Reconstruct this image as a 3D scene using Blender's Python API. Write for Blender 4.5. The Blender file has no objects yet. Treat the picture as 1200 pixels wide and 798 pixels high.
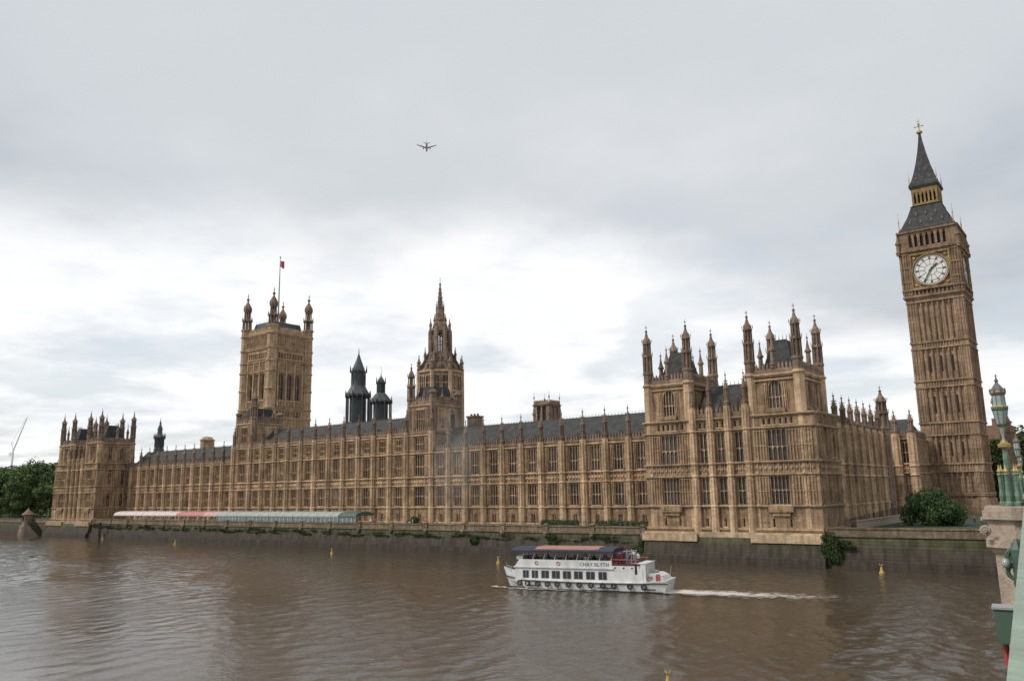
import bpy, math, random
from mathutils import Matrix, Vector
S = bpy.context.scene
COL = S.collection
R = math.radians
random.seed(7)

# ------------------------------------------------------------------ camera
CAM = (67.386, -138.826, 12.0)
YAW, PITCH, ROLL, FPX = 0.6518, 0.18515, -0.0169, 947.216
Fv = Vector((-math.sin(YAW)*math.cos(PITCH), math.cos(YAW)*math.cos(PITCH), math.sin(PITCH)))
Rv = Vector((math.cos(YAW), math.sin(YAW), 0)); Uv = Rv.cross(Fv)
R2 = math.cos(ROLL)*Rv + math.sin(ROLL)*Uv; U2 = -math.sin(ROLL)*Rv + math.cos(ROLL)*Uv
cd = bpy.data.cameras.new('camera'); cam = bpy.data.objects.new('camera', cd); COL.objects.link(cam)
cam.matrix_world = Matrix(((R2.x, U2.x, -Fv.x, CAM[0]), (R2.y, U2.y, -Fv.y, CAM[1]), (R2.z, U2.z, -Fv.z, CAM[2]), (0, 0, 0, 1)))
cd.sensor_width = 36; cd.lens = FPX/1200*36; cd.clip_start = .1; cd.clip_end = 12000
S.camera = cam
S.view_settings.view_transform = 'Standard'; S.view_settings.look = 'None'
S.view_settings.exposure = 0.15; S.view_settings.gamma = 1.0

# ------------------------------------------------------------------ world: overcast sky
SUN_EL, SUN_AZ = R(48), R(215)      # azimuth measured clockwise from +Y
w = bpy.data.worlds.new('World'); S.world = w; w.use_nodes = True
nt = w.node_tree; nt.nodes.clear(); N = nt.nodes.new; L = nt.links.new
def mathn(op, a, b=None, clamp=False, tree=None):
    n = (tree or nt).nodes.new('ShaderNodeMath'); n.operation = op; n.use_clamp = clamp
    lk = (tree or nt).links.new
    for i, v in enumerate((a, b)):
        if v is None: continue
        if isinstance(v, (int, float)): n.inputs[i].default_value = v
        else: lk(v, n.inputs[i])
    return n.outputs[0]
sky = N('ShaderNodeTexSky'); sky.sky_type = 'NISHITA'; sky.sun_disc = False
sky.sun_elevation = SUN_EL; sky.sun_rotation = SUN_AZ; sky.air_density = 1.2; sky.dust_density = 2
tc = N('ShaderNodeTexCoord'); sep = N('ShaderNodeSeparateXYZ'); L(tc.outputs['Generated'], sep.inputs[0])
X_, Y_, Z_ = sep.outputs
zz = mathn('ADD', mathn('MAXIMUM', Z_, 0.0), 0.13)
comb = N('ShaderNodeCombineXYZ'); L(mathn('DIVIDE', X_, zz), comb.inputs[0]); L(mathn('DIVIDE', Y_, zz), comb.inputs[1])
def noise(scale, detail, rough, off, src=None, dist=0.0):
    mp = N('ShaderNodeMapping'); mp.inputs['Location'].default_value = off; L(src or comb.outputs[0], mp.inputs[0])
    n = N('ShaderNodeTexNoise'); n.inputs['Scale'].default_value = scale; n.inputs['Detail'].default_value = detail
    n.inputs['Roughness'].default_value = rough; n.inputs['Distortion'].default_value = dist; L(mp.outputs[0], n.inputs['Vector']); return n.outputs['Fac']
def ramp(fac, stops, interp='EASE'):
    r = N('ShaderNodeValToRGB'); r.color_ramp.interpolation = interp
    el = r.color_ramp.elements
    while len(el) < len(stops): el.new(.5)
    for e, (p, c) in zip(el, stops): e.position = p; e.color = (*c, 1) if len(c) == 3 else c
    L(fac, r.inputs[0]); return r.outputs[0]
# grey stratus deck overhead, brighter and broken towards the southern horizon
edge = mathn('ADD', mathn('MULTIPLY', noise(1.1, 6, .55, (3.2, 1.3, 0)), .16), -.08)
south = mathn('MULTIPLY', X_, -1.0)                       # 1 towards the south (left of the palace)
lim = mathn('MINIMUM', mathn('ADD', mathn('MULTIPLY', south, .34), .12), .325)    # how high the bright band reaches
t = mathn('ADD', mathn('SUBTRACT', Z_, lim), edge)
deck = ramp(mathn('ADD', mathn('MULTIPLY', t, 3.2), .5, True), [(0.30, (0, 0, 0)), (0.62, (1, 1, 1))])
n_big = noise(.55, 5, .5, (1.7, .4, 0)); n_fine = mathn('ADD', mathn('MULTIPLY', noise(1.5, 8, .6, (5.1, 2.2, 0)), .75), mathn('MULTIPLY', noise(.35, 2, .5, (2.1, 7.2, 0)), .25))
bright = ramp(n_fine, [(.28, (.62, .68, .75)), (.38, (.77, .80, .84)), (.47, (.88, .895, .91)), (.57, (.96, .96, .96))])
grey = ramp(n_big, [(.32, (.44, .48, .525)), (.50, (.58, .61, .645)), (.66, (.70, .72, .74))])
mixc = N('ShaderNodeMixRGB'); L(deck, mixc.inputs[0]); L(bright, mixc.inputs[1]); L(grey, mixc.inputs[2])
# blue breaks
brk = ramp(noise(1.25, 6, .55, (8.8, 6.1, 0)), [(.47, (0, 0, 0)), (.62, (1, 1, 1))])
low = ramp(Z_, [(.0, (1, 1, 1)), (.42, (.0, .0, .0))], 'LINEAR')
bm = N('ShaderNodeMixRGB'); bm.blend_type = 'MULTIPLY'; bm.inputs[0].default_value = 1; L(brk, bm.inputs[1]); L(low, bm.inputs[2])
clouds = N('ShaderNodeMixRGB'); clouds.blend_type = 'MULTIPLY'; clouds.inputs[0].default_value = 1
CLOUD = 10.1
L(mixc.outputs[0], clouds.inputs[1]); clouds.inputs[2].default_value = (CLOUD, CLOUD, CLOUD, 1)
tot = N('ShaderNodeMixRGB'); L(mathn('MULTIPLY', bm.outputs[0], .8), tot.inputs[0]); L(clouds.outputs[0], tot.inputs[1])
veil = N('ShaderNodeMixRGB'); veil.inputs[0].default_value = .55; L(sky.outputs[0], veil.inputs[1]); veil.inputs[2].default_value = (7.0, 7.6, 8.2, 1)
L(veil.outputs[0], tot.inputs[2])
bg = N('ShaderNodeBackground'); bg.inputs['Strength'].default_value = 0.1; L(tot.outputs[0], bg.inputs[0])
wo = N('ShaderNodeOutputWorld'); L(bg.outputs[0], wo.inputs[0])

sd = bpy.data.lights.new('sun', 'SUN'); sd.energy = 2.4; sd.angle = R(14); sd.color = (1, .95, .88)
so = bpy.data.objects.new('sun', sd); COL.objects.link(so)
dirv = Vector((math.sin(SUN_AZ)*math.cos(SUN_EL), math.cos(SUN_AZ)*math.cos(SUN_EL), math.sin(SUN_EL)))
so.rotation_euler = dirv.to_track_quat('Z', 'Y').to_euler(); so.location = (0, -60, 150)

# ------------------------------------------------------------------ materials
def mat(name, col, rough=.85, metal=0.0, var=0.0, vscale=.5, bump=0.0, bscale=3.0, spec=.5, stretch=(1, 1, 1), col2=None, nscale2=None):
    m = bpy.data.materials.new(name); m.use_nodes = True
    t = m.node_tree; b = t.nodes['Principled BSDF']; lk = t.links.new
    b.inputs['Base Color'].default_value = (*col, 1); b.inputs['Roughness'].default_value = rough
    b.inputs['Metallic'].default_value = metal; b.inputs['Specular IOR Level'].default_value = spec
    if var or bump:
        tcn = t.nodes.new('ShaderNodeNewGeometry'); mp = t.nodes.new('ShaderNodeMapping'); mp.inputs['Scale'].default_value = stretch
        lk(tcn.outputs['Position'], mp.inputs[0])
    if var:
        n = t.nodes.new('ShaderNodeTexNoise'); n.inputs['Scale'].default_value = vscale; n.inputs['Detail'].default_value = 8; n.inputs['Roughness'].default_value = .65
        lk(mp.outputs[0], n.inputs['Vector'])
        r = t.nodes.new('ShaderNodeValToRGB'); c2 = col2 or tuple(c*(1-var) for c in col)
        r.color_ramp.elements[0].position = .35; r.color_ramp.elements[0].color = (*c2, 1)
        r.color_ramp.elements[1].position = .62; r.color_ramp.elements[1].color = (*col, 1)
        lk(n.outputs['Fac'], r.inputs[0]); lk(r.outputs[0], b.inputs['Base Color'])
    if bump:
        n = t.nodes.new('ShaderNodeTexNoise'); n.inputs['Scale'].default_value = bscale; n.inputs['Detail'].default_value = 6
        lk(mp.outputs[0], n.inputs['Vector']); bn = t.nodes.new('ShaderNodeBump'); bn.inputs['Strength'].default_value = bump; bn.inputs['Distance'].default_value = .1
        lk(n.outputs['Fac'], bn.inputs['Height']); lk(bn.outputs[0], b.inputs['Normal'])
    return m

def stone(name, light, mid, dark, soot=.35, carve=.8):
    """weathered carved limestone: block to block variation, soot streaks, small carved relief"""
    m = bpy.data.materials.new(name); m.use_nodes = True
    t = m.node_tree; b = t.nodes['Principled BSDF']; lk = t.links.new; nn = t.nodes.new
    b.inputs['Roughness'].default_value = .92; b.inputs['Specular IOR Level'].default_value = .25
    g = nn('ShaderNodeNewGeometry'); sp = nn('ShaderNodeSeparateXYZ'); lk(g.outputs['Position'], sp.inputs[0])
    xy = mathn('ADD', sp.outputs[0], mathn('MULTIPLY', sp.outputs[1], 1.0, tree=t), tree=t)
    cb = nn('ShaderNodeCombineXYZ'); lk(xy, cb.inputs[0]); lk(sp.outputs[2], cb.inputs[1])
    # block courses
    br = nn('ShaderNodeTexBrick'); br.inputs['Scale'].default_value = 1.0; br.inputs['Brick Width'].default_value = .9; br.inputs['Row Height'].default_value = .42
    br.inputs['Mortar Size'].default_value = .012; br.inputs['Color1'].default_value = (*light, 1); br.inputs['Color2'].default_value = (*mid, 1)
    br.inputs['Mortar'].default_value = (*(c*.8 for c in mid), 1); br.inputs['Bias'].default_value = .1; lk(cb.outputs[0], br.inputs['Vector'])
    # broad tone patches
    n1 = nn('ShaderNodeTexNoise'); n1.inputs['Scale'].default_value = .35; n1.inputs['Detail'].default_value = 9; n1.inputs['Roughness'].default_value = .7
    lk(g.outputs['Position'], n1.inputs['Vector'])
    r1 = nn('ShaderNodeValToRGB'); r1.color_ramp.elements[0].position = .36; r1.color_ramp.elements[0].color = (.52, .50, .49, 1)
    r1.color_ramp.elements[1].position = .60; r1.color_ramp.elements[1].color = (1.12, 1.10, 1.06, 1); lk(n1.outputs['Fac'], r1.inputs[0])
    mu = nn('ShaderNodeMixRGB'); mu.blend_type = 'MULTIPLY'; mu.inputs[0].default_value = .8; lk(br.outputs['Color'], mu.inputs[1]); lk(r1.outputs[0], mu.inputs[2])
    # soot and rain streaks, long in z
    mp = nn('ShaderNodeMapping'); mp.inputs['Scale'].default_value = (1.6, 1.6, .16); lk(g.outputs['Position'], mp.inputs[0])
    n2 = nn('ShaderNodeTexNoise'); n2.inputs['Scale'].default_value = 1.0; n2.inputs['Detail'].default_value = 7; n2.inputs['Roughness'].default_value = .62; lk(mp.outputs[0], n2.inputs['Vector'])
    r2 = nn('ShaderNodeValToRGB'); r2.color_ramp.elements[0].position = .44; r2.color_ramp.elements[0].color = (0, 0, 0, 1)
    r2.color_ramp.elements[1].position = .72; r2.color_ramp.elements[1].color = (1, 1, 1, 1); lk(n2.outputs['Fac'], r2.inputs[0])
    mx = nn('ShaderNodeMixRGB'); lk(mathn('MULTIPLY', r2.outputs[0], soot*2, True, tree=t), mx.inputs[0]); lk(mu.outputs[0], mx.inputs[1]); mx.inputs[2].default_value = (*dark, 1)
    oi = nn('ShaderNodeObjectInfo'); tv = mathn('ADD', mathn('MULTIPLY', oi.outputs['Random'], .34, tree=t), .80, tree=t)
    m3 = nn('ShaderNodeMixRGB'); m3.blend_type = 'MULTIPLY'; m3.inputs[0].default_value = 1; lk(mx.outputs[0], m3.inputs[1]); lk(tv, m3.inputs[2]); lk(m3.outputs[0], b.inputs['Base Color'])
    # carved relief: small blind panels
    bk = nn('ShaderNodeTexBrick'); bk.inputs['Scale'].default_value = 1.0; bk.inputs['Brick Width'].default_value = .34; bk.inputs['Row Height'].default_value = .95
    bk.offset = 0.0; bk.inputs['Mortar Size'].default_value = .05; bk.inputs['Mortar Smooth'].default_value = .3; lk(cb.outputs[0], bk.inputs['Vector'])
    n3 = nn('ShaderNodeTexNoise'); n3.inputs['Scale'].default_value = 2.6; n3.inputs['Detail'].default_value = 6; n3.inputs['Roughness'].default_value = .7; lk(g.outputs['Position'], n3.inputs['Vector'])
    hh = mathn('ADD', mathn('MULTIPLY', bk.outputs['Fac'], .5*carve, tree=t), n3.outputs['Fac'], tree=t)
    bp = nn('ShaderNodeBump'); bp.inputs['Strength'].default_value = .8; bp.inputs['Distance'].default_value = .22; lk(hh, bp.inputs['Height']); lk(bp.outputs[0], b.inputs['Normal'])
    return m

M = {}
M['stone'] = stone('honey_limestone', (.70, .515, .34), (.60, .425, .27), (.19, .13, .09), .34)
M['panel'] = stone('shaded_panel_limestone', (.47, .33, .21), (.36, .245, .155), (.10, .068, .048), .55)  # darker copy of the honey stone: dirt plus recess shade in its colour
M['worn'] = stone('weathered_limestone', (.37, .275, .21), (.30, .22, .165), (.11, .082, .065), .45)
M['clock_stone'] = stone('clock_tower_limestone', (.44, .31, .21), (.36, .25, .165), (.11, .076, .055), .45, 1.0)
M['pale'] = stone('pale_plinth_stone', (.55, .42, .28), (.48, .36, .24), (.2, .15, .1), .4, 0)
M['coping'] = stone('terrace_parapet_stone', (.27, .215, .15), (.22, .17, .12), (.09, .075, .05), .5, 0)
M['slate'] = mat('roof_slate', (.056, .056, .056), .85, var=.6, vscale=.9, bump=.6, bscale=4)
M['iron'] = mat('painted_iron_roof', (.065, .078, .078), .5, var=.4, vscale=.7, bump=.4, bscale=3)
M['glass'] = mat('leaded_glass', (.022, .019, .018), .3, spec=.35, var=.5, vscale=.9, bump=.35, bscale=1.6, col2=(.07, .06, .052))
t = M['glass'].node_tree; p = t.nodes['Principled BSDF']; src = p.inputs['Base Color'].links[0].from_socket
oi = t.nodes.new('ShaderNodeObjectInfo'); rr = t.nodes.new('ShaderNodeValToRGB'); rr.color_ramp.interpolation = 'CONSTANT'
rr.color_ramp.elements.new(.86)
rr.color_ramp.elements[0].color = (0, 0, 0, 1); rr.color_ramp.elements[1].position = .6; rr.color_ramp.elements[1].color = (.045, .036, .03, 1); rr.color_ramp.elements[2].position = .87; rr.color_ramp.elements[2].color = (.15, .13, .11, 1)
t.links.new(oi.outputs['Random'], rr.inputs[0]); ag = t.nodes.new('ShaderNodeMixRGB'); ag.blend_type = 'ADD'; ag.inputs[0].default_value = 1; t.links.new(src, ag.inputs[1]); t.links.new(rr.outputs[0], ag.inputs[2]); t.links.new(ag.outputs[0], p.inputs['Base Color'])
M['void'] = mat('dark_opening', (.02, .017, .015), .9)
M['gold'] = mat('gilded_metal', (.52, .37, .15), .45, .6, var=.4, vscale=2)
M['gilt_stone'] = stone('gilded_stone', (.50, .36, .17), (.38, .26, .12), (.12, .08, .05), .4, 0)
M['dial'] = mat('opal_dial_glass', (.74, .73, .68), .4, var=.12, vscale=1.5)
M['dial_iron'] = mat('dial_ironwork', (.035, .04, .05), .5)
M['granite'] = mat('bridge_granite', (.42, .335, .26), .85, var=.35, vscale=2.2, bump=.4, bscale=14)
M['green'] = mat('bridge_green_paint', (.15, .24, .17), .5, var=.4, vscale=5, bump=.3, bscale=12, col2=(.085, .13, .09))
M['green_pale'] = mat('worn_pale_green_paint', (.26, .325, .25), .6, var=.25, vscale=5, bump=.3, bscale=14)
M['green_dark'] = mat('dark_green_paint', (.075, .13, .09), .55, var=.3, vscale=4)
M['lamp_glass'] = mat('lamp_glass', (.33, .37, .35), .15, var=.3, vscale=9, spec=.8)
M['dome'] = mat('lamp_dome_metal', (.17, .15, .15), .45, .3, var=.4, vscale=6)
M['red'] = mat('red_paint', (.42, .05, .045), .55, var=.3, vscale=3)
M['white'] = mat('white_boat_paint', (.72, .72, .70), .4, var=.28, vscale=.9, stretch=(1, 1, .35))
M['navy'] = mat('navy_canopy', (.032, .032, .055), .7, var=.3, vscale=1)
M['orange'] = mat('faded_orange_canopy', (.36, .19, .145), .8, var=.25, vscale=1)
M['maroon'] = mat('maroon_canopy', (.10, .035, .04), .8, var=.3, vscale=1)
M['black'] = mat('black_paint', (.02, .02, .022), .6)
M['faded_ring'] = mat('life_ring_orange', (.45, .2, .12), .7)
M['rubber'] = mat('tyre_rubber', (.03, .03, .033), .8)
M['win_boat'] = mat('dark_cabin_glass', (.025, .027, .03), .12, spec=.8)
M['grey'] = mat('grey_metal', (.35, .36, .37), .6, var=.2)
M['yellow'] = mat('yellow_buoy_paint', (.55, .37, .10), .5, var=.3, vscale=3)
M['crane'] = mat('hazed_crane_steel', (.75, .78, .8), .6)  # distance haze put into the colour as a paler steel
M['brick'] = mat('brown_brick', (.22, .13, .09), .9, var=.3)
M['tarmac'] = mat('promenade_paving', (.30, .25, .20), .95, var=.3, vscale=.8)
M['lawn'] = mat('lawn_grass', (.035, .05, .02), .95, var=.3, vscale=.5)
M['mud'] = mat('river_mud', (.15, .105, .07), .8, var=.4, vscale=.5, bump=.5)
M['bark'] = mat('tree_bark', (.09, .07, .05), .95, var=.3)
M['skin'] = mat('skin', (.5, .3, .22), .6)
M['awn_pink'] = mat('pale_pink_awning', (.55, .36, .34), .7, var=.15, vscale=1)
M['awn_white'] = mat('off_white_awning', (.62, .53, .51), .7, var=.15, vscale=1)
M['awn_red'] = mat('salmon_red_awning', (.48, .20, .18), .7, var=.15, vscale=1)
M['awn_teal'] = mat('grey_green_awning', (.34, .365, .34), .7, var=.2, vscale=1)
M['awn_dark'] = mat('dark_green_awning', (.07, .12, .09), .7, var=.2, vscale=1)
M['clear'] = mat('marquee_side_glass', (.16, .22, .22), .15, var=.5, vscale=1.2, spec=.8)
M['flag_red'] = mat('flag_red', (.45, .03, .04), .8); M['flag_blue'] = mat('flag_blue', (.02, .03, .16), .8); M['cloth_white'] = mat('flag_white', (.7, .7, .7), .8)

def leaf_mat(name, a, b):
    m = bpy.data.materials.new(name); m.use_nodes = True; t = m.node_tree; p = t.nodes['Principled BSDF']; lk = t.links.new
    g = t.nodes.new('ShaderNodeNewGeometry'); n = t.nodes.new('ShaderNodeTexNoise'); n.inputs['Scale'].default_value = .6; n.inputs['Detail'].default_value = 5
    lk(g.outputs['Position'], n.inputs['Vector'])
    ad = mathn('ADD', mathn('MULTIPLY', g.outputs['Random Per Island'], .5, tree=t), mathn('MULTIPLY', n.outputs['Fac'], .6, tree=t), tree=t)
    r = t.nodes.new('ShaderNodeValToRGB'); r.color_ramp.elements[0].position = .3; r.color_ramp.elements[0].color = (*a, 1); r.color_ramp.elements[1].position = .75; r.color_ramp.elements[1].color = (*b, 1)
    lk(ad, r.inputs[0]); lk(r.outputs[0], p.inputs['Base Color']); p.inputs['Roughness'].default_value = .7; p.inputs['Specular IOR Level'].default_value = .2
    return m
M['leaf'] = leaf_mat('plane_tree_leaves', (.03, .055, .018), (.12, .17, .055))
M['leaf_dark'] = leaf_mat('dark_leaves', (.02, .042, .015), (.085, .135, .045))
M['ivy'] = leaf_mat('ivy_leaves', (.022, .04, .013), (.06, .085, .028))

def wall_mat():
    m = bpy.data.materials.new('tidal_wall_stone'); m.use_nodes = True; t = m.node_tree; p = t.nodes['Principled BSDF']; lk = t.links.new; nn = t.nodes.new
    g = nn('ShaderNodeNewGeometry'); sp = nn('ShaderNodeSeparateXYZ'); lk(g.outputs['Position'], sp.inputs[0])
    n = nn('ShaderNodeTexNoise'); n.inputs['Scale'].default_value = .25; n.inputs['Detail'].default_value = 8; n.inputs['Roughness'].default_value = .7; lk(g.outputs['Position'], n.inputs['Vector'])
    h = mathn('ADD', sp.outputs[2], mathn('MULTIPLY', mathn('SUBTRACT', n.outputs['Fac'], .5, tree=t), 2.2, tree=t), tree=t)
    r = nn('ShaderNodeValToRGB'); el = r.color_ramp.elements
    stops = [(0.0, (.05, .036, .026)), (.22, (.06, .045, .032)), (.40, (.075, .058, .042)), (.52, (.065, .058, .032)), (.66, (.08, .080, .036)), (.76, (.13, .12, .065)), (.86, (.20, .165, .11)), (1.0, (.26, .20, .14))]
    while len(el) < len(stops): el.new(.5)
    for e, (q, c) in zip(el, stops): e.position = q; e.color = (*c, 1)
    lk(mathn('DIVIDE', h, 6.0, tree=t), r.inputs[0])
    xy = mathn('ADD', sp.outputs[0], sp.outputs[1], tree=t); cb = nn('ShaderNodeCombineXYZ'); lk(xy, cb.inputs[0]); lk(sp.outputs[2], cb.inputs[1])
    br = nn('ShaderNodeTexBrick'); br.inputs['Brick Width'].default_value = 1.3; br.inputs['Row Height'].default_value = .5; br.inputs['Mortar Size'].default_value = .03
    br.inputs['Color1'].default_value = (1, 1, 1, 1); br.inputs['Color2'].default_value = (.78, .78, .78, 1); br.inputs['Mortar'].default_value = (.5, .5, .5, 1); br.inputs['Scale'].default_value = 1; lk(cb.outputs[0], br.inputs['Vector'])
    mu = nn('ShaderNodeMixRGB'); mu.blend_type = 'MULTIPLY'; mu.inputs[0].default_value = 1; lk(r.outputs[0], mu.inputs[1]); lk(br.outputs[0], mu.inputs[2])
    mp = nn('ShaderNodeMapping'); mp.inputs['Scale'].default_value = (1.2, 1.2, .12); lk(g.outputs['Position'], mp.inputs[0])
    n2 = nn('ShaderNodeTexNoise'); n2.inputs['Scale'].default_value = 1; n2.inputs['Detail'].default_value = 6; lk(mp.outputs[0], n2.inputs['Vector'])
    r2 = nn('ShaderNodeValToRGB'); r2.color_ramp.elements[0].position = .38; r2.color_ramp.elements[0].color = (.55, .55, .5, 1); r2.color_ramp.elements[1].position = .6; r2.color_ramp.elements[1].color = (1.1, 1.1, 1.1, 1); lk(n2.outputs['Fac'], r2.inputs[0])
    m2 = nn('ShaderNodeMixRGB'); m2.blend_type = 'MULTIPLY'; m2.inputs[0].default_value = 1; lk(mu.outputs[0], m2.inputs[1]); lk(r2.outputs[0], m2.inputs[2])
    lk(m2.outputs[0], p.inputs['Base Color']); p.inputs['Roughness'].default_value = .85
    bp = nn('ShaderNodeBump'); bp.inputs['Strength'].default_value = .6; bp.inputs['Distance'].default_value = .15; lk(n.outputs['Fac'], bp.inputs['Height']); lk(bp.outputs[0], p.inputs['Normal'])
    return m
M['river_wall'] = wall_mat()

def water_mat():
    m = bpy.data.materials.new('river_water'); m.use_nodes = True; t = m.node_tree; p = t.nodes['Principled BSDF']; lk = t.links.new; nn = t.nodes.new
    g = nn('ShaderNodeNewGeometry')
    def nz(scale, st, det, rot=0.0, rough=.55):
        mp = nn('ShaderNodeMapping'); mp.inputs['Scale'].default_value = st; mp.inputs['Rotation'].default_value = (0, 0, rot); lk(g.outputs['Position'], mp.inputs[0])
        n = nn('ShaderNodeTexNoise'); n.inputs['Scale'].default_value = scale; n.inputs['Detail'].default_value = det; n.inputs['Roughness'].default_value = rough; lk(mp.outputs[0], n.inputs['Vector']); return n.outputs['Fac']
    p.inputs['Base Color'].default_value = (.115, .072, .046, 1); p.inputs['Roughness'].default_value = .05; p.inputs['IOR'].default_value = 1.4
    sil = nz(.018, (1, 1, 1), 4); r = nn('ShaderNodeValToRGB'); r.color_ramp.elements[0].position = .3; r.color_ramp.elements[0].color = (.052, .039, .026, 1); r.color_ramp.elements[1].position = .7; r.color_ramp.elements[1].color = (.078, .060, .041, 1)
    lk(sil, r.inputs[0]); lk(r.outputs[0], p.inputs['Base Color'])
    a = nz(.16, (1, 1.5, 1), 4, .7); b = nz(.62, (1, 1.5, 1), 6, .5, .6); c = nz(3.0, (1, 1.4, 1), 3, .9, .6)
    gust = nz(.022, (1, 1.5, 1), 3, .3); gr = nn('ShaderNodeValToRGB'); gr.color_ramp.elements[0].position = .36; gr.color_ramp.elements[0].color = (.35, .35, .35, 1); gr.color_ramp.elements[1].position = .62; gr.color_ramp.elements[1].color = (1, 1, 1, 1); lk(gust, gr.inputs[0])
    hb = mathn('ADD', mathn('MULTIPLY', b, .06, tree=t), mathn('MULTIPLY', c, .05, tree=t), tree=t)
    hsum = mathn('ADD', mathn('MULTIPLY', a, .05, tree=t), mathn('MULTIPLY', hb, gr.outputs[0], tree=t), tree=t)
    bp = nn('ShaderNodeBump'); bp.inputs['Strength'].default_value = 1.0; bp.inputs['Distance'].default_value = 1.0; lk(hsum, bp.inputs['Height']); lk(bp.outputs[0], p.inputs['Normal'])
    return m
M['water'] = water_mat()

def foam_mat(name, thr, sc=1.0):
    m = bpy.data.materials.new(name); m.use_nodes = True; t = m.node_tree; p = t.nodes['Principled BSDF']; lk = t.links.new; nn = t.nodes.new
    p.inputs['Base Color'].default_value = (.62, .56, .50, 1); p.inputs['Roughness'].default_value = .7
    g = nn('ShaderNodeTexCoord'); mp = nn('ShaderNodeMapping'); mp.inputs['Scale'].default_value = (.6*sc, 1.8*sc, 1); lk(g.outputs['Object'], mp.inputs[0])
    n = nn('ShaderNodeTexNoise'); n.inputs['Scale'].default_value = 1.3; n.inputs['Detail'].default_value = 8; n.inputs['Roughness'].default_value = .7; lk(mp.outputs[0], n.inputs['Vector'])
    uv = nn('ShaderNodeUVMap'); sp = nn('ShaderNodeSeparateXYZ'); lk(uv.outputs[0], sp.inputs[0])
    e1 = mathn('SUBTRACT', 1.0, mathn('ABSOLUTE', mathn('SUBTRACT', mathn('MULTIPLY', sp.outputs[1], 2.0, tree=t), 1.0, tree=t), tree=t), tree=t)
    e2 = mathn('SUBTRACT', 1.0, sp.outputs[0], tree=t)
    f = mathn('ADD', n.outputs['Fac'], mathn('MULTIPLY', mathn('MULTIPLY', e1, e2, tree=t), .50, tree=t), tree=t)
    al = mathn('MULTIPLY', mathn('SUBTRACT', f, thr, tree=t), 6.0, True, tree=t)
    ed = mathn('MULTIPLY', e1, 5.0, True, tree=t)
    lk(mathn('MULTIPLY', mathn('MULTIPLY', al, ed, tree=t), .9, tree=t), p.inputs['Alpha'])
    return m
M['foam'] = foam_mat('wake_foam', .66)

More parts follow.
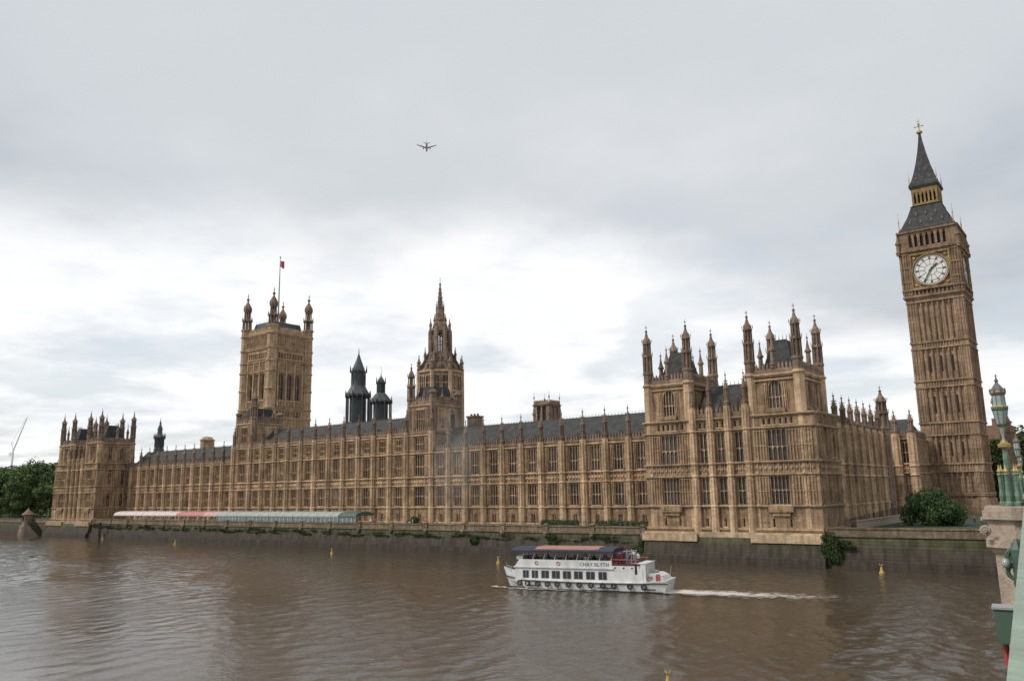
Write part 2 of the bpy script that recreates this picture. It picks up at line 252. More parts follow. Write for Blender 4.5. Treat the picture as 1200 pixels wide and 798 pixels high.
# ------------------------------------------------------------------ mesh helpers
class MB:
    def __init__(s): s.v = []; s.f = []
    def box(s, x0, x1, y0, y1, z0, z1):
        n = len(s.v)
        s.v += [(x0,y0,z0),(x1,y0,z0),(x1,y1,z0),(x0,y1,z0),(x0,y0,z1),(x1,y0,z1),(x1,y1,z1),(x0,y1,z1)]
        s.f += [(n,n+3,n+2,n+1),(n+4,n+5,n+6,n+7),(n,n+1,n+5,n+4),(n+1,n+2,n+6,n+5),(n+2,n+3,n+7,n+6),(n+3,n,n+4,n+7)]
    def lathe(s, cx, cy, prof, n=8, ph=None, sx=1, sy=1):
        ph = math.pi/n if ph is None else ph
        b = len(s.v)
        for z, r in prof:
            for i in range(n):
                a = ph+2*math.pi*i/n; s.v.append((cx+sx*r*math.cos(a), cy+sy*r*math.sin(a), z))
        for k in range(len(prof)-1):
            for i in range(n):
                j = (i+1) % n; s.f.append((b+k*n+i, b+k*n+j, b+(k+1)*n+j, b+(k+1)*n+i))
        s.f.append(tuple(b+i for i in reversed(range(n)))); s.f.append(tuple(b+(len(prof)-1)*n+i for i in range(n)))
    def tube(s, p, q, r, n=6, r2=None):
        p, q = Vector(p), Vector(q); d = (q-p).normalized(); a = d.orthogonal().normalized(); c = d.cross(a); b = len(s.v); r2 = r if r2 is None else r2
        for P_, rr in ((p, r), (q, r2)):
            for i in range(n):
                t = 2*math.pi*i/n; s.v.append(tuple(P_+a*rr*math.cos(t)+c*rr*math.sin(t)))
        for i in range(n):
            j = (i+1) % n; s.f.append((b+i, b+j, b+n+j, b+n+i))
        s.f.append(tuple(b+i for i in reversed(range(n)))); s.f.append(tuple(b+n+i for i in range(n)))
    def poly(s, pts, d):
        """prism from a polygon (list of 3D points) pushed along vector d"""
        n = len(s.v); k = len(pts); d = Vector(d)
        s.v += [tuple(p) for p in pts] + [tuple(Vector(p)+d) for p in pts]
        s.f.append(tuple(n+i for i in range(k))); s.f.append(tuple(n+k+i for i in reversed(range(k))))
        for i in range(k):
            j = (i+1) % k; s.f.append((n+i, n+k+i, n+k+j, n+j))
    def hip(s, x0, x1, y0, y1, z0, z1, inx, iny):
        n = len(s.v)
        s.v += [(x0,y0,z0),(x1,y0,z0),(x1,y1,z0),(x0,y1,z0),(x0+inx,y0+iny,z1),(x1-inx,y0+iny,z1),(x1-inx,y1-iny,z1),(x0+inx,y1-iny,z1)]
        s.f += [(n,n+3,n+2,n+1),(n+4,n+5,n+6,n+7),(n,n+1,n+5,n+4),(n+1,n+2,n+6,n+5),(n+2,n+3,n+7,n+6),(n+3,n,n+4,n+7)]
    def torus(s, c, R_, r, ax='y', n=12, k=6):
        b = len(s.v)
        for i in range(n):
            a = 2*math.pi*i/n
            for j in range(k):
                t = 2*math.pi*j/k; q = R_+r*math.cos(t); u, v_, w_ = q*math.cos(a), q*math.sin(a), r*math.sin(t)
                s.v.append((c[0]+u, c[1]+w_, c[2]+v_) if ax == 'y' else (c[0]+u, c[1]+v_, c[2]+w_))
        for i in range(n):
            for j in range(k):
                s.f.append((b+i*k+j, b+i*k+(j+1) % k, b+((i+1) % n)*k+(j+1) % k, b+((i+1) % n)*k+j))
    def mesh(s, name, m, off=(0, 0, 0), smooth=False):
        me = bpy.data.meshes.new(name); ox, oy, oz = off
        me.from_pydata([(x-ox, y-oy, z-oz) for x, y, z in s.v], [], s.f)
        ms = m if isinstance(m, (list, tuple)) else [m]
        for q in ms: me.materials.append(q)
        if smooth: me.polygons.foreach_set('use_smooth', [True]*len(me.polygons))
        me.update(); return me
    def build(s, name, m, parent=None, loc=None, smooth=False):
        """one mesh object; vertices are in world space when parent is a plain root at parent.location"""
        off = loc if loc is not None else ((0, 0, 0) if parent is None else parent.get('_org', (0, 0, 0)))
        o = bpy.data.objects.new(name, s.mesh(name, m, tuple(off), smooth)); COL.objects.link(o)
        if parent is not None: o.parent = parent
        if parent is None and loc is not None: o.location = loc
        if parent is not None and parent.get('_org') is not None: o['_org'] = parent['_org']
        return o

def tag(o, label=None, cat=None, group=None, kind=None):
    if label: o['label'] = label
    if cat: o['category'] = cat
    if group: o['group'] = group
    if kind: o['kind'] = kind
    return o
def thing(name, label, cat, loc=(0, 0, 0), rz=0, group=None, world=True):
    o = bpy.data.objects.new(name, None); COL.objects.link(o); o.empty_display_size = 1
    o.location = loc; o.rotation_euler = (0, 0, rz)
    if world: o['_org'] = tuple(loc)
    return tag(o, label, cat, group)
class Proto:
    """a part and its sub-parts as shared meshes; place() makes objects of their own"""
    def __init__(s, name, mesh, kids=()): s.name, s.mesh, s.kids = name, mesh, kids
    def place(s, root, x, y, z, rz=0, scale=None):
        o = bpy.data.objects.new(s.name, s.mesh); COL.objects.link(o); o.parent = root
        g = root.get('_org', (0, 0, 0)); o.location = (x-g[0], y-g[1], z-g[2]); o.rotation_euler = (0, 0, rz)
        if scale: o.scale = scale
        for kn, km in s.kids:
            c = bpy.data.objects.new(kn, km); COL.objects.link(c); c.parent = o
        return o
def copy_tree(o, loc=None, rz=None, label=None, parent=None, scale=None):
    kids = [c for c in COL.objects if c.parent == o]
    c = o.copy(); COL.objects.link(c)
    if parent: c.parent = parent
    if loc is not None: c.location = loc
    if rz is not None: c.rotation_euler = (0, 0, rz)
    if label: c['label'] = label
    if scale: c.scale = scale
    for k in kids: copy_tree(k, parent=c)
    return c

class Frame:
    """a wall: s runs along it, d stands out of it"""
    def __init__(s, ox, oy, a=0.0): s.ox, s.oy, s.a = ox, oy, a; s.c, s.n = math.cos(a), math.sin(a)
    def pt(s, u, d, z=0): return (s.ox+u*s.c+d*s.n, s.oy+u*s.n-d*s.c, z)
    def box(s, mb, s0, s1, d0, d1, z0, z1):
        p = [s.pt(s0, d1, z0), s.pt(s1, d1, z0), s.pt(s1, d0, z0), s.pt(s0, d0, z0)]
        mb.poly([p[0], p[3], p[2], p[1]], (0, 0, z1-z0))
    def diamond(s, mb, u, z, r, d0, d1):
        pts = [s.pt(u-r, d0, z), s.pt(u, d0, z+r), s.pt(u+r, d0, z), s.pt(u, d0, z-r)]
        e = Vector(s.pt(0, d1))-Vector(s.pt(0, d0)); mb.poly(pts, e)
    def place(s, proto, root, u, d, z, scale=None):
        x, y, _ = s.pt(u, d); return proto.place(root, x, y, z, s.a, scale)

def window_proto(w_, h, lights, transoms=(.5,), arch=True, name='window', m='stone', inset=.26, rail=.095, pointed=False):
    """local: x along the wall, -y outward, origin at middle of the sill"""
    t = MB(); f = rail
    t.box(-w_/2, -w_/2+f, inset-.16, inset+.1, 0, h); t.box(w_/2-f, w_/2, inset-.16, inset+.1, 0, h)
    t.box(-w_/2+f, w_/2-f, inset-.16, inset+.1, h-f, h); t.box(-w_/2-.12, w_/2+.12, -.12, inset-.02, -.16, 0)
    for i in range(1, lights):
        x = -w_/2+w_*i/lights; t.box(x-f*.42, x+f*.42, inset-.1, inset+.1, 0, h-f)
    for k in transoms:
        t.box(-w_/2+f, w_/2-f, inset-.13, inset+.085, h*k-f*.5, h*k+f*.5)
    if arch:
        lw = w_/lights
        for i in range(lights):
            x0 = -w_/2+lw*i+f*.4; x1 = x0+lw-f*.8
            for za in [h-f]+[h*k-f*.5 for k in transoms]:
                hh = lw*.5
                t.poly([(x0, inset-.09, za), (x0, inset-.09, za-hh), (x0+lw*.12, inset-.09, za-hh*.45), (x0+lw*.4, inset-.09, za)], (0, .12, 0))
                t.poly([(x1, inset-.09, za), (x1-lw*.4, inset-.09, za), (x1-lw*.12, inset-.09, za-hh*.45), (x1, inset-.09, za-hh)], (0, .12, 0))
    if pointed:
        t.poly([(-w_/2, inset-.14, h), (-w_/2, inset-.14, h-w_*.55), (-w_*.36, inset-.14, h-w_*.25), (0, inset-.14, h)], (0, .2, 0))
        t.poly([(w_/2, inset-.14, h), (0, inset-.14, h), (w_*.36, inset-.14, h-w_*.25), (w_/2, inset-.14, h-w_*.55)], (0, .2, 0))
    g = MB(); g.box(-w_/2, w_/2, inset+.12, inset+.17, 0, h)
    return Proto(name, t.mesh(name, M[m]), [('pane', g.mesh('pane', M['glass']))])

def skin(mb, F, s0, s1, z0, z1, rows, d=.6):
    """wall skin with openings; rows = [(za, zb, [(sa, sb), ...])] bottom to top"""
    z = z0
    for za, zb, op in rows:
        if za > z: F.box(mb, s0, s1, -d, 0, z, za)
        u = s0
        for sa, sb in op:
            if sa > u: F.box(mb, u, sa, -d, 0, za, zb)
            u = sb
        if s1 > u: F.box(mb, u, s1, -d, 0, za, zb)
        z = zb
    if z1 > z: F.box(mb, s0, s1, -d, 0, z, z1)
def ribs(mb, F, s0, s1, z0, z1, pitch=.5, w_=.12, d=.17):
    n = max(1, int(round((s1-s0)/pitch)))
    for i in range(n+1):
        u = s0+(s1-s0)*i/n; F.box(mb, max(s0, u-w_/2), min(s1, u+w_/2), 0.002, d, z0, z1)
    k = max(1, int((z1-z0)/1.7))
    for j in range(1, k+1):
        z = z0+(z1-z0)*j/(k+.0)-.1; F.box(mb, s0, s1, .002, d*.7, z-.12, z)
def course(mb, F, s0, s1, z, h=.32, d=.32):
    F.box(mb, s0, s1, .003, d, z, z+h*.55); F.box(mb, s0, s1, .003, d*.6, z-h*.45, z)
def frieze(mb, F, s0, s1, z0, z1, pitch=1.0):
    n = max(1, int(round((s1-s0)/pitch))); w_ = (s1-s0)/n
    for i in range(n):
        u = s0+w_*(i+.5); F.diamond(mb, u, (z0+z1)/2, min(w_, z1-z0)*.36, .003, .16)
        F.box(mb, u-w_*.5, u-w_*.5+.12, .004, .12, z0, z1)
def parapet(mb, F, s0, s1, z, h=1.35, pitch=1.05, d0=-.3, d1=.1):
    pitch *= .62; h *= .85
    F.box(mb, s0, s1, d0, d1, z, z+h*.5)
    n = max(1, int(round((s1-s0)/pitch))); w_ = (s1-s0)/n
    for i in range(n):
        u = s0+w_*(i+.22); F.box(mb, u, u+w_*.56, d0, d1, z+h*.5, z+h)
        F.box(mb, u+w_*.16, u+w_*.4, d0+.1, d1-.1, z+h, z+h*1.22)

def pinnacle_prof(z0, z1, r):
    H = z1-z0
    return [(z0, r), (z0+H*.08, r), (z0+H*.09, r*1.25), (z0+H*.13, r*1.25), (z0+H*.14, r*.85), (z0+H*.46, r*.8), (z0+H*.47, r*1.2), (z0+H*.52, r*1.2), (z0+H*.54, r*.9), (z0+H*.62, r*.62),
            (z0+H*.72, r*.36), (z0+H*.84, r*.17), (z0+H*.86, r*.4), (z0+H*.885, r*.42), (z0+H*.9, r*.12), (z1, r*.05)]
def buttress_proto(h, top, r=.62, rings=(), base=0.0, m='stone', pm='worn', thick=.9, width=1.25, name='buttress'):
    """local z=0 at the foot; octagonal shaft against the wall, its pinnacle a sub-part"""
    b = MB(); w2 = width/2
    zs = [0]+list(rings)+[h]
    b.lathe(0, -.28, [(0, r*1.35), (zs[1]*.96, r*1.28), (zs[1], r*1.1)] + [(z, r*1.1) for z in zs[2:]], 8)
    b.box(-w2, w2, -.32, .3, 0, h)
    for s_ in (-1, 1): b.box(s_*w2-.07, s_*w2+.07, -.45, -.3, 0, h)
    for z in rings: b.lathe(0, -.28, [(z-.25, r*1.1), (z-.1, r*1.38), (z+.12, r*1.38), (z+.3, r*1.08)], 8)
    for z0_, z1_ in zip(zs[:-1], zs[1:]):
        z0_, z1_ = z0_+.5, z1_-.5
        for i in range(8):
            a = math.pi/8+i*math.pi/4; b.tube((r*1.14*math.cos(a), -.28+r*1.14*math.sin(a), z0_), (r*1.14*math.cos(a), -.28+r*1.14*math.sin(a), z1_), .07, 4)
    p = MB(); p.lathe(0, -.15, pinnacle_prof(h, top, r*.74), 8)
    H = top-h
    for i in range(8):
        a = math.pi/8+i*math.pi/4; c, s_ = math.cos(a), math.sin(a)
        p.tube((r*.7*c, -.15+r*.7*s_, h+H*.15), (r*.7*c, -.15+r*.7*s_, h+H*.46), .05, 4)
        for q in (.55, .62, .7): p.lathe(r*c*(1.25-q)*1.15, -.15+r*s_*(1.25-q)*1.15, [(h+H*q-.06, .06), (h+H*q+.16, .02)], 4)
    return Proto(name, b.mesh(name, M[m]), [('pinnacle', p.mesh('pinnacle', M[pm]))])
def turret(mb, x, y, z0, zb, z1, r, n=8):
    """octagonal corner turret: shaft to zb, two open-looking stages, ogee cap with finial to z1"""
    H = z1-zb
    pr = [(z0, r), (zb, r), (zb+.02*H, r*1.15), (zb+.06*H, r*1.15), (zb+.08*H, r*.72), (zb+.34*H, r*.70), (zb+.36*H, r*1.1), (zb+.4*H, r*1.1), (zb+.42*H, r*.52), (zb+.6*H, r*.5),
          (zb+.62*H, r*.98), (zb+.64*H, r*.98), (zb+.66*H, r*.84), (zb+.72*H, r*.66), (zb+.77*H, r*.38), (zb+.85*H, r*.17), (zb+.87*H, r*.28), (zb+.885*H, r*.28), (zb+.9*H, r*.07), (z1, r*.04)]
    mb.lathe(x, y, pr, n)
    for i in range(n):
        a = math.pi/n+2*math.pi*i/n; c, s = math.cos(a), math.sin(a)
        mb.tube((x+c*r*.92, y+s*r*.92, zb+.07*H), (x+c*r*.9, y+s*r*.9, zb+.37*H), r*.14, 4)
        mb.tube((x+c*r*.78, y+s*r*.78, zb+.41*H), (x+c*r*.74, y+s*r*.74, zb+.63*H), r*.13, 4)
        mb.lathe(x+c*r*1.12, y+s*r*1.12, [(zb+.40*H, .09), (zb+.47*H, .03)], 4)
        mb.lathe(x+c*r*1.05, y+s*r*1.05, [(zb+.66*H, .09), (zb+.72*H, .03)], 4)
    mb.tube((x-r*.3, y, zb+.955*H), (x+r*.3, y, zb+.955*H), .05, 4); mb.tube((x, y-r*.3, zb+.955*H), (x, y+r*.3, zb+.955*H), .05, 4)

# ------------------------------------------------------------------ heights of the palace (z of the water = 0)
ZG = 4.9; SILL, M2, M1, COR, T3 = 8.8, 13.75, 15.65, 21.2, 25.4
B = 5.2
XC_N, W_, BC = -62.4, 8.17, 5.628                     # north end of the centre block, wide bay, centre bay
XC_S = XC_N-2*W_-11*BC                                # -140.6
XEND_N, XEND_S = 0.0, XC_S-12*B                       # curtains meet the pavilions
MIR = XC_N+XC_S                                       # x -> MIR - x mirrors north to south

# ------------------------------------------------------------------ setting
wmb = MB(); wmb.box(-4500, 3500, -3500, -9.4, -.8, -.22); tag(wmb.build('water', M['water']), kind='structure')
import numpy as np
def water_sheet(x0, x1, y0, y1, st):
    nx, ny = int((x1-x0)/st)+1, int((y1-y0)/st)+1
    xs, ys_ = np.linspace(x0, x1, nx), np.linspace(y0, y1, ny); gx, gy = np.meshgrid(xs, ys_); z = np.zeros_like(gx)
    rg = np.random.RandomState(4)
    gust = .75+.35*np.sin(gx*.031+gy*.05+1)*np.sin(gx*.017-gy*.043+.6)+.18*np.sin(gx*.11+gy*.09)*np.sin(gy*.16-gx*.05)
    for i in range(84):
        lam = .75*(6.5**rg.rand()); th = R(25)+rg.randn()*.75; k = 2*math.pi/lam
        amp = .0150*lam**.72*(.5+rg.rand())*.175
        warp = .35*np.sin(gx*.21+i)+.35*np.sin(gy*.27+i*2)
        z += amp*np.sin(k*(gx*math.cos(th)+gy*math.sin(th))+rg.rand()*6.28+warp*1.3)
    z = z*gust
    me = bpy.data.meshes.new('water'); me.vertices.add(nx*ny); me.vertices.foreach_set('co', np.stack([gx, gy, z], -1).ravel().astype('f'))
    idx = np.arange(nx*ny).reshape(ny, nx); q = np.stack([idx[:-1, :-1], idx[:-1, 1:], idx[1:, 1:], idx[1:, :-1]], -1).reshape(-1, 4)
    me.loops.add(q.size); me.polygons.add(len(q)); me.loops.foreach_set('vertex_index', q.ravel()); me.polygons.foreach_set('loop_start', np.arange(0, q.size, 4)); me.polygons.foreach_set('use_smooth', np.ones(len(q), bool))
    me.materials.append(M['water']); me.update(calc_edges=True); o = bpy.data.objects.new('water', me); COL.objects.link(o); tag(o, kind='structure')
water_sheet(-60, 120, -104, -10.5, .22); water_sheet(-200, -60, -104, -10.5, .4); water_sheet(-420, -200, -104, -10.5, .7); water_sheet(-300, 110, -150, -104, .4)
gmb = MB(); gmb.box(-5000, 4000, -9.0, 6000, -1, ZG-.004); tag(gmb.build('ground', M['tarmac']), kind='structure')
lmb = MB(); lmb.box(30.2, 62, -9.3, 68, ZG, 5.5); tag(lmb.build('lawn', M['lawn']), kind='structure')

# ------------------------------------------------------------------ river fronts
P_but_c = buttress_proto(COR-ZG+.9, 28.6-ZG, .6, (SILL-ZG, M2-ZG, M1-ZG))
P_but_m = buttress_proto(T3-ZG+.9, 32.2-ZG, .62, (SILL-ZG, M2-ZG, M1-ZG, COR-ZG))
W_low = window_proto(2.1, 4.2, 3); W_up = window_proto(2.1, 4.9, 3, (.42,)); W_top = window_proto(2.0, 2.7, 3, (.5,))
W_bas = window_proto(1.0, 1.7, 2, (), False); W_wide_low = window_proto(3.1, 4.4, 4); W_wide_up = window_proto(3.1, 5.0, 4, (.45,)); W_wide_top = window_proto(3.0, 3.0, 4)

def front_bay(mb, TR, F, root, s0, s1, top, three, wide, but=1.3):
    """one bay between buttress centre lines"""
    c = (s0+s1)/2; ww = 3.1 if wide else 2.1; h = ww/2
    rows = [(5.7, 7.4, [(c-.5, c+.5)]), (SILL+.45, SILL+.45+(4.4 if wide else 4.2), [(c-h, c+h)]), (M1+.35, M1+.35+(5.0 if wide else 4.9), [(c-h, c+h)])]
    if three:
        tw = 3.0 if wide else 2.0; rows.append((COR+.8, COR+.8+(3.0 if wide else 2.7), [(c-tw/2, c+tw/2)]))
    skin(mb, F, s0, s1, ZG, top, rows)
    F.place(W_bas, root, c, 0, 5.7)
    F.place(W_wide_low if wide else W_low, root, c, 0, SILL+.45); F.place(W_wide_up if wide else W_up, root, c, 0, M1+.35)
    if three: F.place(W_wide_top if wide else W_top, root, c, 0, COR+.8)
    e = but/2
    for a, b in ((s0+e, c-h-.12), (c+h+.12, s1-e)):
        if b-a > .3:
            ribs(TR, F, a, b, SILL+.4, M2-.2); ribs(TR, F, a, b, M1+.4, COR-.3)
            if three: ribs(TR, F, a, b, COR+.5, T3-.3)
    frieze(TR, F, s0+e, s1-e, M2+.25, M1-.1, .85)
    for z in (SILL, M2, M1, COR): course(TR, F, s0, s1, z)
    if three: course(TR, F, s0, s1, T3)
    course(TR, F, s0, s1, ZG+.5, .5, .4)

def slate_roof(mb, x0, x1, y0, y1, z0, z1):
    n = len(mb.v); ym = (y0+y1)/2
    mb.v += [(x0, y0, z0), (x1, y0, z0), (x1, ym, z1), (x0, ym, z1), (x1, y1, z0), (x0, y1, z0)]
    mb.f += [(n, n+1, n+2, n+3), (n+3, n+2, n+4, n+5), (n, n+3, n+5), (n+1, n+4, n+2), (n, n+5, n+4, n+1)]
def cresting(mb, x0, x1, y, z, h=.5, pitch=.8):
    mb.box(x0, x1, y-.05, y+.05, z, z+.14)
    n = int((x1-x0)/pitch)
    for i in range(n+1): mb.lathe(x0+(x1-x0)*i/max(n, 1), y, [(z+.1, .07), (z+h, .02)], 4)
def dormer(mb, x, y, z, w_=1.0, h=1.3, dep=2.2):
    mb.poly([(x-w_/2, y, z), (x+w_/2, y, z), (x+w_/2, y, z+h), (x, y, z+h*1.75), (x-w_/2, y, z+h)], (0, dep, 0))

_d = MB(); dormer(_d, 0, 0, 0, .75, 1.0, 2.6); P_dorm = Proto('dormer', _d.mesh('dormer', M['worn']))
def wing(label, x0, x1, nb, three, root_name='palace_wing', grp=None, ends=None, wides=()):
    root = thing(root_name, label, 'palace wing', ((x0+x1)/2, 7, ZG), group=grp)
    F = Frame(x0, 0); mb = MB(); TR = MB(); top = (T3 if three else COR)+.5
    mb.box(x0, x1, .6, 13.5, ZG-.5, top-.2)
    edges = [0.0]
    for w_ in nb: edges.append(edges[-1]+w_)
    for i, (a, b) in enumerate(zip(edges[:-1], edges[1:])): front_bay(mb, TR, F, root, a, b, top, three, i in wides)
    mb.build('wall', M['panel'], root); TR.build('carved_trim', M['stone'], root)  # trim in the lighter stone, so its lit edges are painted
    P = P_but_m if three else P_but_c
    for i, a in enumerate(edges):
        F.place(P, root, min(max(a, .0), edges[-1]), 0, ZG)
    pb = MB(); parapet(pb, F, .02, edges[-1]-.02, top, 1.3); pb.build('parapet', M['worn'], root)
    rf = MB(); zr = top+.3; zt = 30.8 if three else 27.3; slate_roof(rf, x0+.06, x1-.06, 1.6, 13.2, zr-.3, zt); r = rf.build('roof', M['slate'], root)
    cr = MB(); cresting(cr, x0, x1, 7.4, zt-.05); cr.build('ridge_cresting', M['iron'], r)
    for a, b in zip(edges[:-1], edges[1:]):
        for q in (.33, .67): P_dorm.place(root, x0+a+(b-a)*q, 2.3, zr+.1)
    return root
N_wing = wing('long two-storey riverside range between the central and near pavilions, without an awning before it', XC_N, XEND_N, [B]*12, False)
S_wing = wing('far low riverside range behind the pink awnings, beyond the square tower', XEND_S, XC_S, [B]*12, False)
cb = [W_]+[BC]*11+[W_]
C_wing = wing('three-storey central riverside block between two short stone towers', XC_S, XC_N, cb, True, 'palace_block', wides=(0, 12))
C_wing['category'] = 'palace block'

def river_tower(label, x0, x1, tur_side):
    """short square tower over the end bay of the central block"""
    zb = T3+.6; zc = 32.6; root = thing('river_tower', label, 'tower', ((x0+x1)/2, 5, zb))
    mb = MB(); mb.box(x0+.3, x1-.3, .9, 9.7, zb-2, zc)
    for F, L_ in ((Frame(x0, .3), x1-x0), (Frame(x1, .3, math.pi/2), 9.9), (Frame(x0, 10.2, -math.pi/2), 9.9), (Frame(x1, 10.2, math.pi), x1-x0)):
        two = F.a != 0
        op = [(L_*.3-.75, L_*.3+.75), (L_*.7-.75, L_*.7+.75)] if two else [(L_/2-1.4, L_/2+1.4)]
        skin(mb, F, 0.6, L_-.6, zb, zc, [(zb+1.2, zb+5.6, op)])
        for a, b in op: F.place(W_T2 if two else W_T4, root, (a+b)/2, 0, zb+1.2)
        ribs(mb, F, 1.2, op[0][0]-.15, zb+.8, zc-.6); ribs(mb, F, op[-1][1]+.15, L_-1.2, zb+.8, zc-.6)
        course(mb, F, .5, L_-.5, zb+.5); course(mb, F, .5, L_-.5, zc-.1, .5, .4)
    mb.build('wall', M['stone'], root)
    for x, y, t in ((x0+.5, .8, 0), (x1-.5, .8, 0), (x0+.5, 9.7, 0), (x1-.5, 9.7, 0)):
        tm = MB()
        if abs(x-(x0 if tur_side < 0 else x1)) < 1 and y < 2: turret(tm, x, y, zb, zc+1.2, 43.2, 1.0)
        else: tm.lathe(x, y, [(zb, .95), (zc+2.6, .9), (zc+2.7, 1.1), (zc+3.1, 1.1), (zc+3.6, .5)], 8)
        tm.build('corner_turret', M['worn'], root)
    pb = MB()
    for F, L_ in ((Frame(x0, .3), x1-x0), (Frame(x1, .3, math.pi/2), 9.9), (Frame(x0, 10.2, -math.pi/2), 9.9)): parapet(pb, F, .9, L_-.9, zc+.3, 1.8, 1.2)
    pb.build('parapet', M['worn'], root)
    rf = MB(); rf.hip(x0+1.0, x1-1.0, 1.5, 9.0, zc, zc+4.6, .9, 1.1); r = rf.build('roof', M['slate'], root)
    for px_, py_ in ((x0+2.9, .35), (x1-2.9, .35), (x1-.1, 3.6), (x1-.1, 6.8)): pm = MB(); pm.lathe(px_, py_, pinnacle_prof(zc, zc+4.2, .32), 8); pm.build('pinnacle', M['worn'], root)
W_T2 = window_proto(1.5, 4.4, 2, (.5,)); W_T4 = window_proto(2.8, 4.4, 4, (.5,))
river_tower('short square tower at the near end of the central block, below the needle spire', XC_N-W_, XC_N, -1)
river_tower('short square tower at the far end of the central block, before the flagged tower', XC_S, XC_S+W_, 1)

# ------------------------------------------------------------------ pavilions with two turreted towers
W_pt = window_proto(3.1, 4.5, 5, (.5,)); W_pu = window_proto(3.1, 5.0, 4, (.45,)); W_pn = window_proto(1.4, 4.5, 2, (.5,)); W_pnu = window_proto(1.4, 5.0, 2, (.45,))
W_slit = window_proto(.5, 1.3, 1, (), False); W_fr = window_proto(.6, 1.1, 1, (), True); W_ori = window_proto(2.3, 4.6, 4, (.4,), pointed=True); W_two = window_proto(1.2, 4.2, 2, (.5,), pointed=True)
PS, P2, P1, PC, PT = 9.1, 14.05, 16.05, 21.5, 23.5
P_but_p = buttress_proto(PT-5.0+2, 31.5-5, .5, (PS-5, P2-5, P1-5, PC-5), thick=.7, width=.9)
def pavilion(label, mirror):
    mx = (lambda x: MIR-x) if mirror else (lambda x: x)
    X0, X1 = sorted((mx(-1.7), mx(28.2))); Y0, Y1 = -10.0, 2.6
    root = thing('palace_pavilion', label, 'palace pavilion', ((X0+X1)/2, -4, ZG))
    TR = MB(); mb = MB(); mb.box(X0+.6, X1-.6, Y0+.6, 13.4, ZG-.5, PT+.2)
    towers = [(sorted((mx(-1.7), mx(7.8)))), (sorted((mx(17.2), mx(28.2))))]
    towers.sort()
    # front wall
    F = Frame(X0, Y0); LW = X1-X0
    segs = []
    for tw in towers: segs.append((tw[0]-X0, tw[1]-X0, 'tower'))
    a, b = towers[0][1]-X0, towers[1][0]-X0
    q = (b-a)/3
    segs[1:1] = [(a+q*i, a+q*(i+1), 'mid') for i in range(3)]
    for s0, s1, kind in segs:
        c = (s0+s1)/2
        if kind == 'tower':
            if s1 == LW and not mirror: c = (s0+s1-1.6)/2
            if s0 == 0 and mirror: c = (s0+s1+1.6)/2
            rows = [(5.9, 7.2, [(c-1.6, c-1.1), (c+1.1, c+1.6)]), (PS+.3, PS+4.8, [(c-1.55, c+1.55)]), (P1+.2, P1+5.2, [(c-1.55, c+1.55)]),
                    (PC+.5, PC+1.6, [(c-2.2+.9*i, c-1.6+.9*i) for i in range(6)])]
            F.place(W_slit, root, c-1.35, 0, 5.9); F.place(W_slit, root, c+1.35, 0, 5.9)
            F.place(W_pt, root, c, 0, PS+.3); F.place(W_pu, root, c, 0, P1+.2)
            h = 1.55
            for i in range(6): F.place(W_fr, root, c-1.9+.9*i, 0, PC+.5)
            F.box(mb, c-2.0, c+2.0, .003, .5, PS-.9, PS+.1); F.box(mb, c-1.4, c+1.4, .003, .3, PS-1.5, PS-.9)
        else:
            rows = [(5.9, 7.2, [(c-.25, c+.25)]), (PS+.3, PS+4.8, [(c-.7, c+.7)]), (P1+.2, P1+5.2, [(c-.7, c+.7)]), (PC+.5, PC+1.6, [(c-.75, c-.15), (c+.15, c+.75)])]
            F.place(W_slit, root, c, 0, 5.9); F.place(W_pn, root, c, 0, PS+.3); F.place(W_pnu, root, c, 0, P1+.2)
            F.place(W_fr, root, c-.45, 0, PC+.5); F.place(W_fr, root, c+.45, 0, PC+.5)
            h = .7
        skin(mb, F, s0, s1, ZG, PT+.3, rows)
        for u0, u1 in ((s0+.65, c-h-.12), (c+h+.12, s1-.65)):
            if u1-u0 > .25:
                ribs(TR, F, u0, u1, PS+.3, P2-.2); ribs(TR, F, u0, u1, P1+.3, PC-.3)
        frieze(TR, F, s0+.5, s1-.5, P2+.25, P1-.1, .8)
        for z in (PS, P2, P1, PC, PT): course(TR, F, s0, s1, z, .36, .36)
        course(TR, F, s0, s1, ZG+.5, .6, .5)
    # side walls
    for FS, L_ in ((Frame(X1, Y0, math.pi/2), 12.6), (Frame(X0, Y0+12.6, -math.pi/2), 12.6)):
        op = [L_*.34, L_*.68]
        rows = [(PS+.3, PS+4.8, [(o-.6, o+.6) for o in op]), (P1+.2, P1+5.2, [(o-.6, o+.6) for o in op])]
        u_a, u_b = (.6, L_) if FS.a > 0 else (0, L_-.6); skin(mb, FS, u_a, u_b, ZG, PT+.3, rows)
        for o in op: FS.place(W_two, root, o, 0, PS+.45); FS.place(W_two, root, o, 0, P1+.6)
        for z0_, z1_ in ((PS+.3, P2-.2), (P1+.3, PC-.3), (PC+.4, PT-.2)):
            for u0, u1 in ((1.2, op[0]-.7), (op[0]+.7, op[1]-.7), (op[1]+.7, L_-.4)): ribs(TR, FS, u0, u1, z0_, z1_, .55)
        frieze(TR, FS, .8, L_-.3, P2+.25, P1-.1, .8)
        for z in (PS, P2, P1, PC, PT): course(TR, FS, .3, L_, z, .36, .36)
        course(TR, FS, .3, L_, ZG+.5, .6, .5)
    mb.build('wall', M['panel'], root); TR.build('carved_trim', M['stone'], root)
    for u in [segs[1][0]+.0, segs[2][0], segs[3][0], segs[3][1]]: F.place(P_but_p, root, u, 0, 5.0)
    pb = MB(); parapet(pb, F, segs[1][0]+.6, segs[3][1]-.6, PT+.3, 1.7, 1.1)
    pb.build('parapet', M['worn'], root)
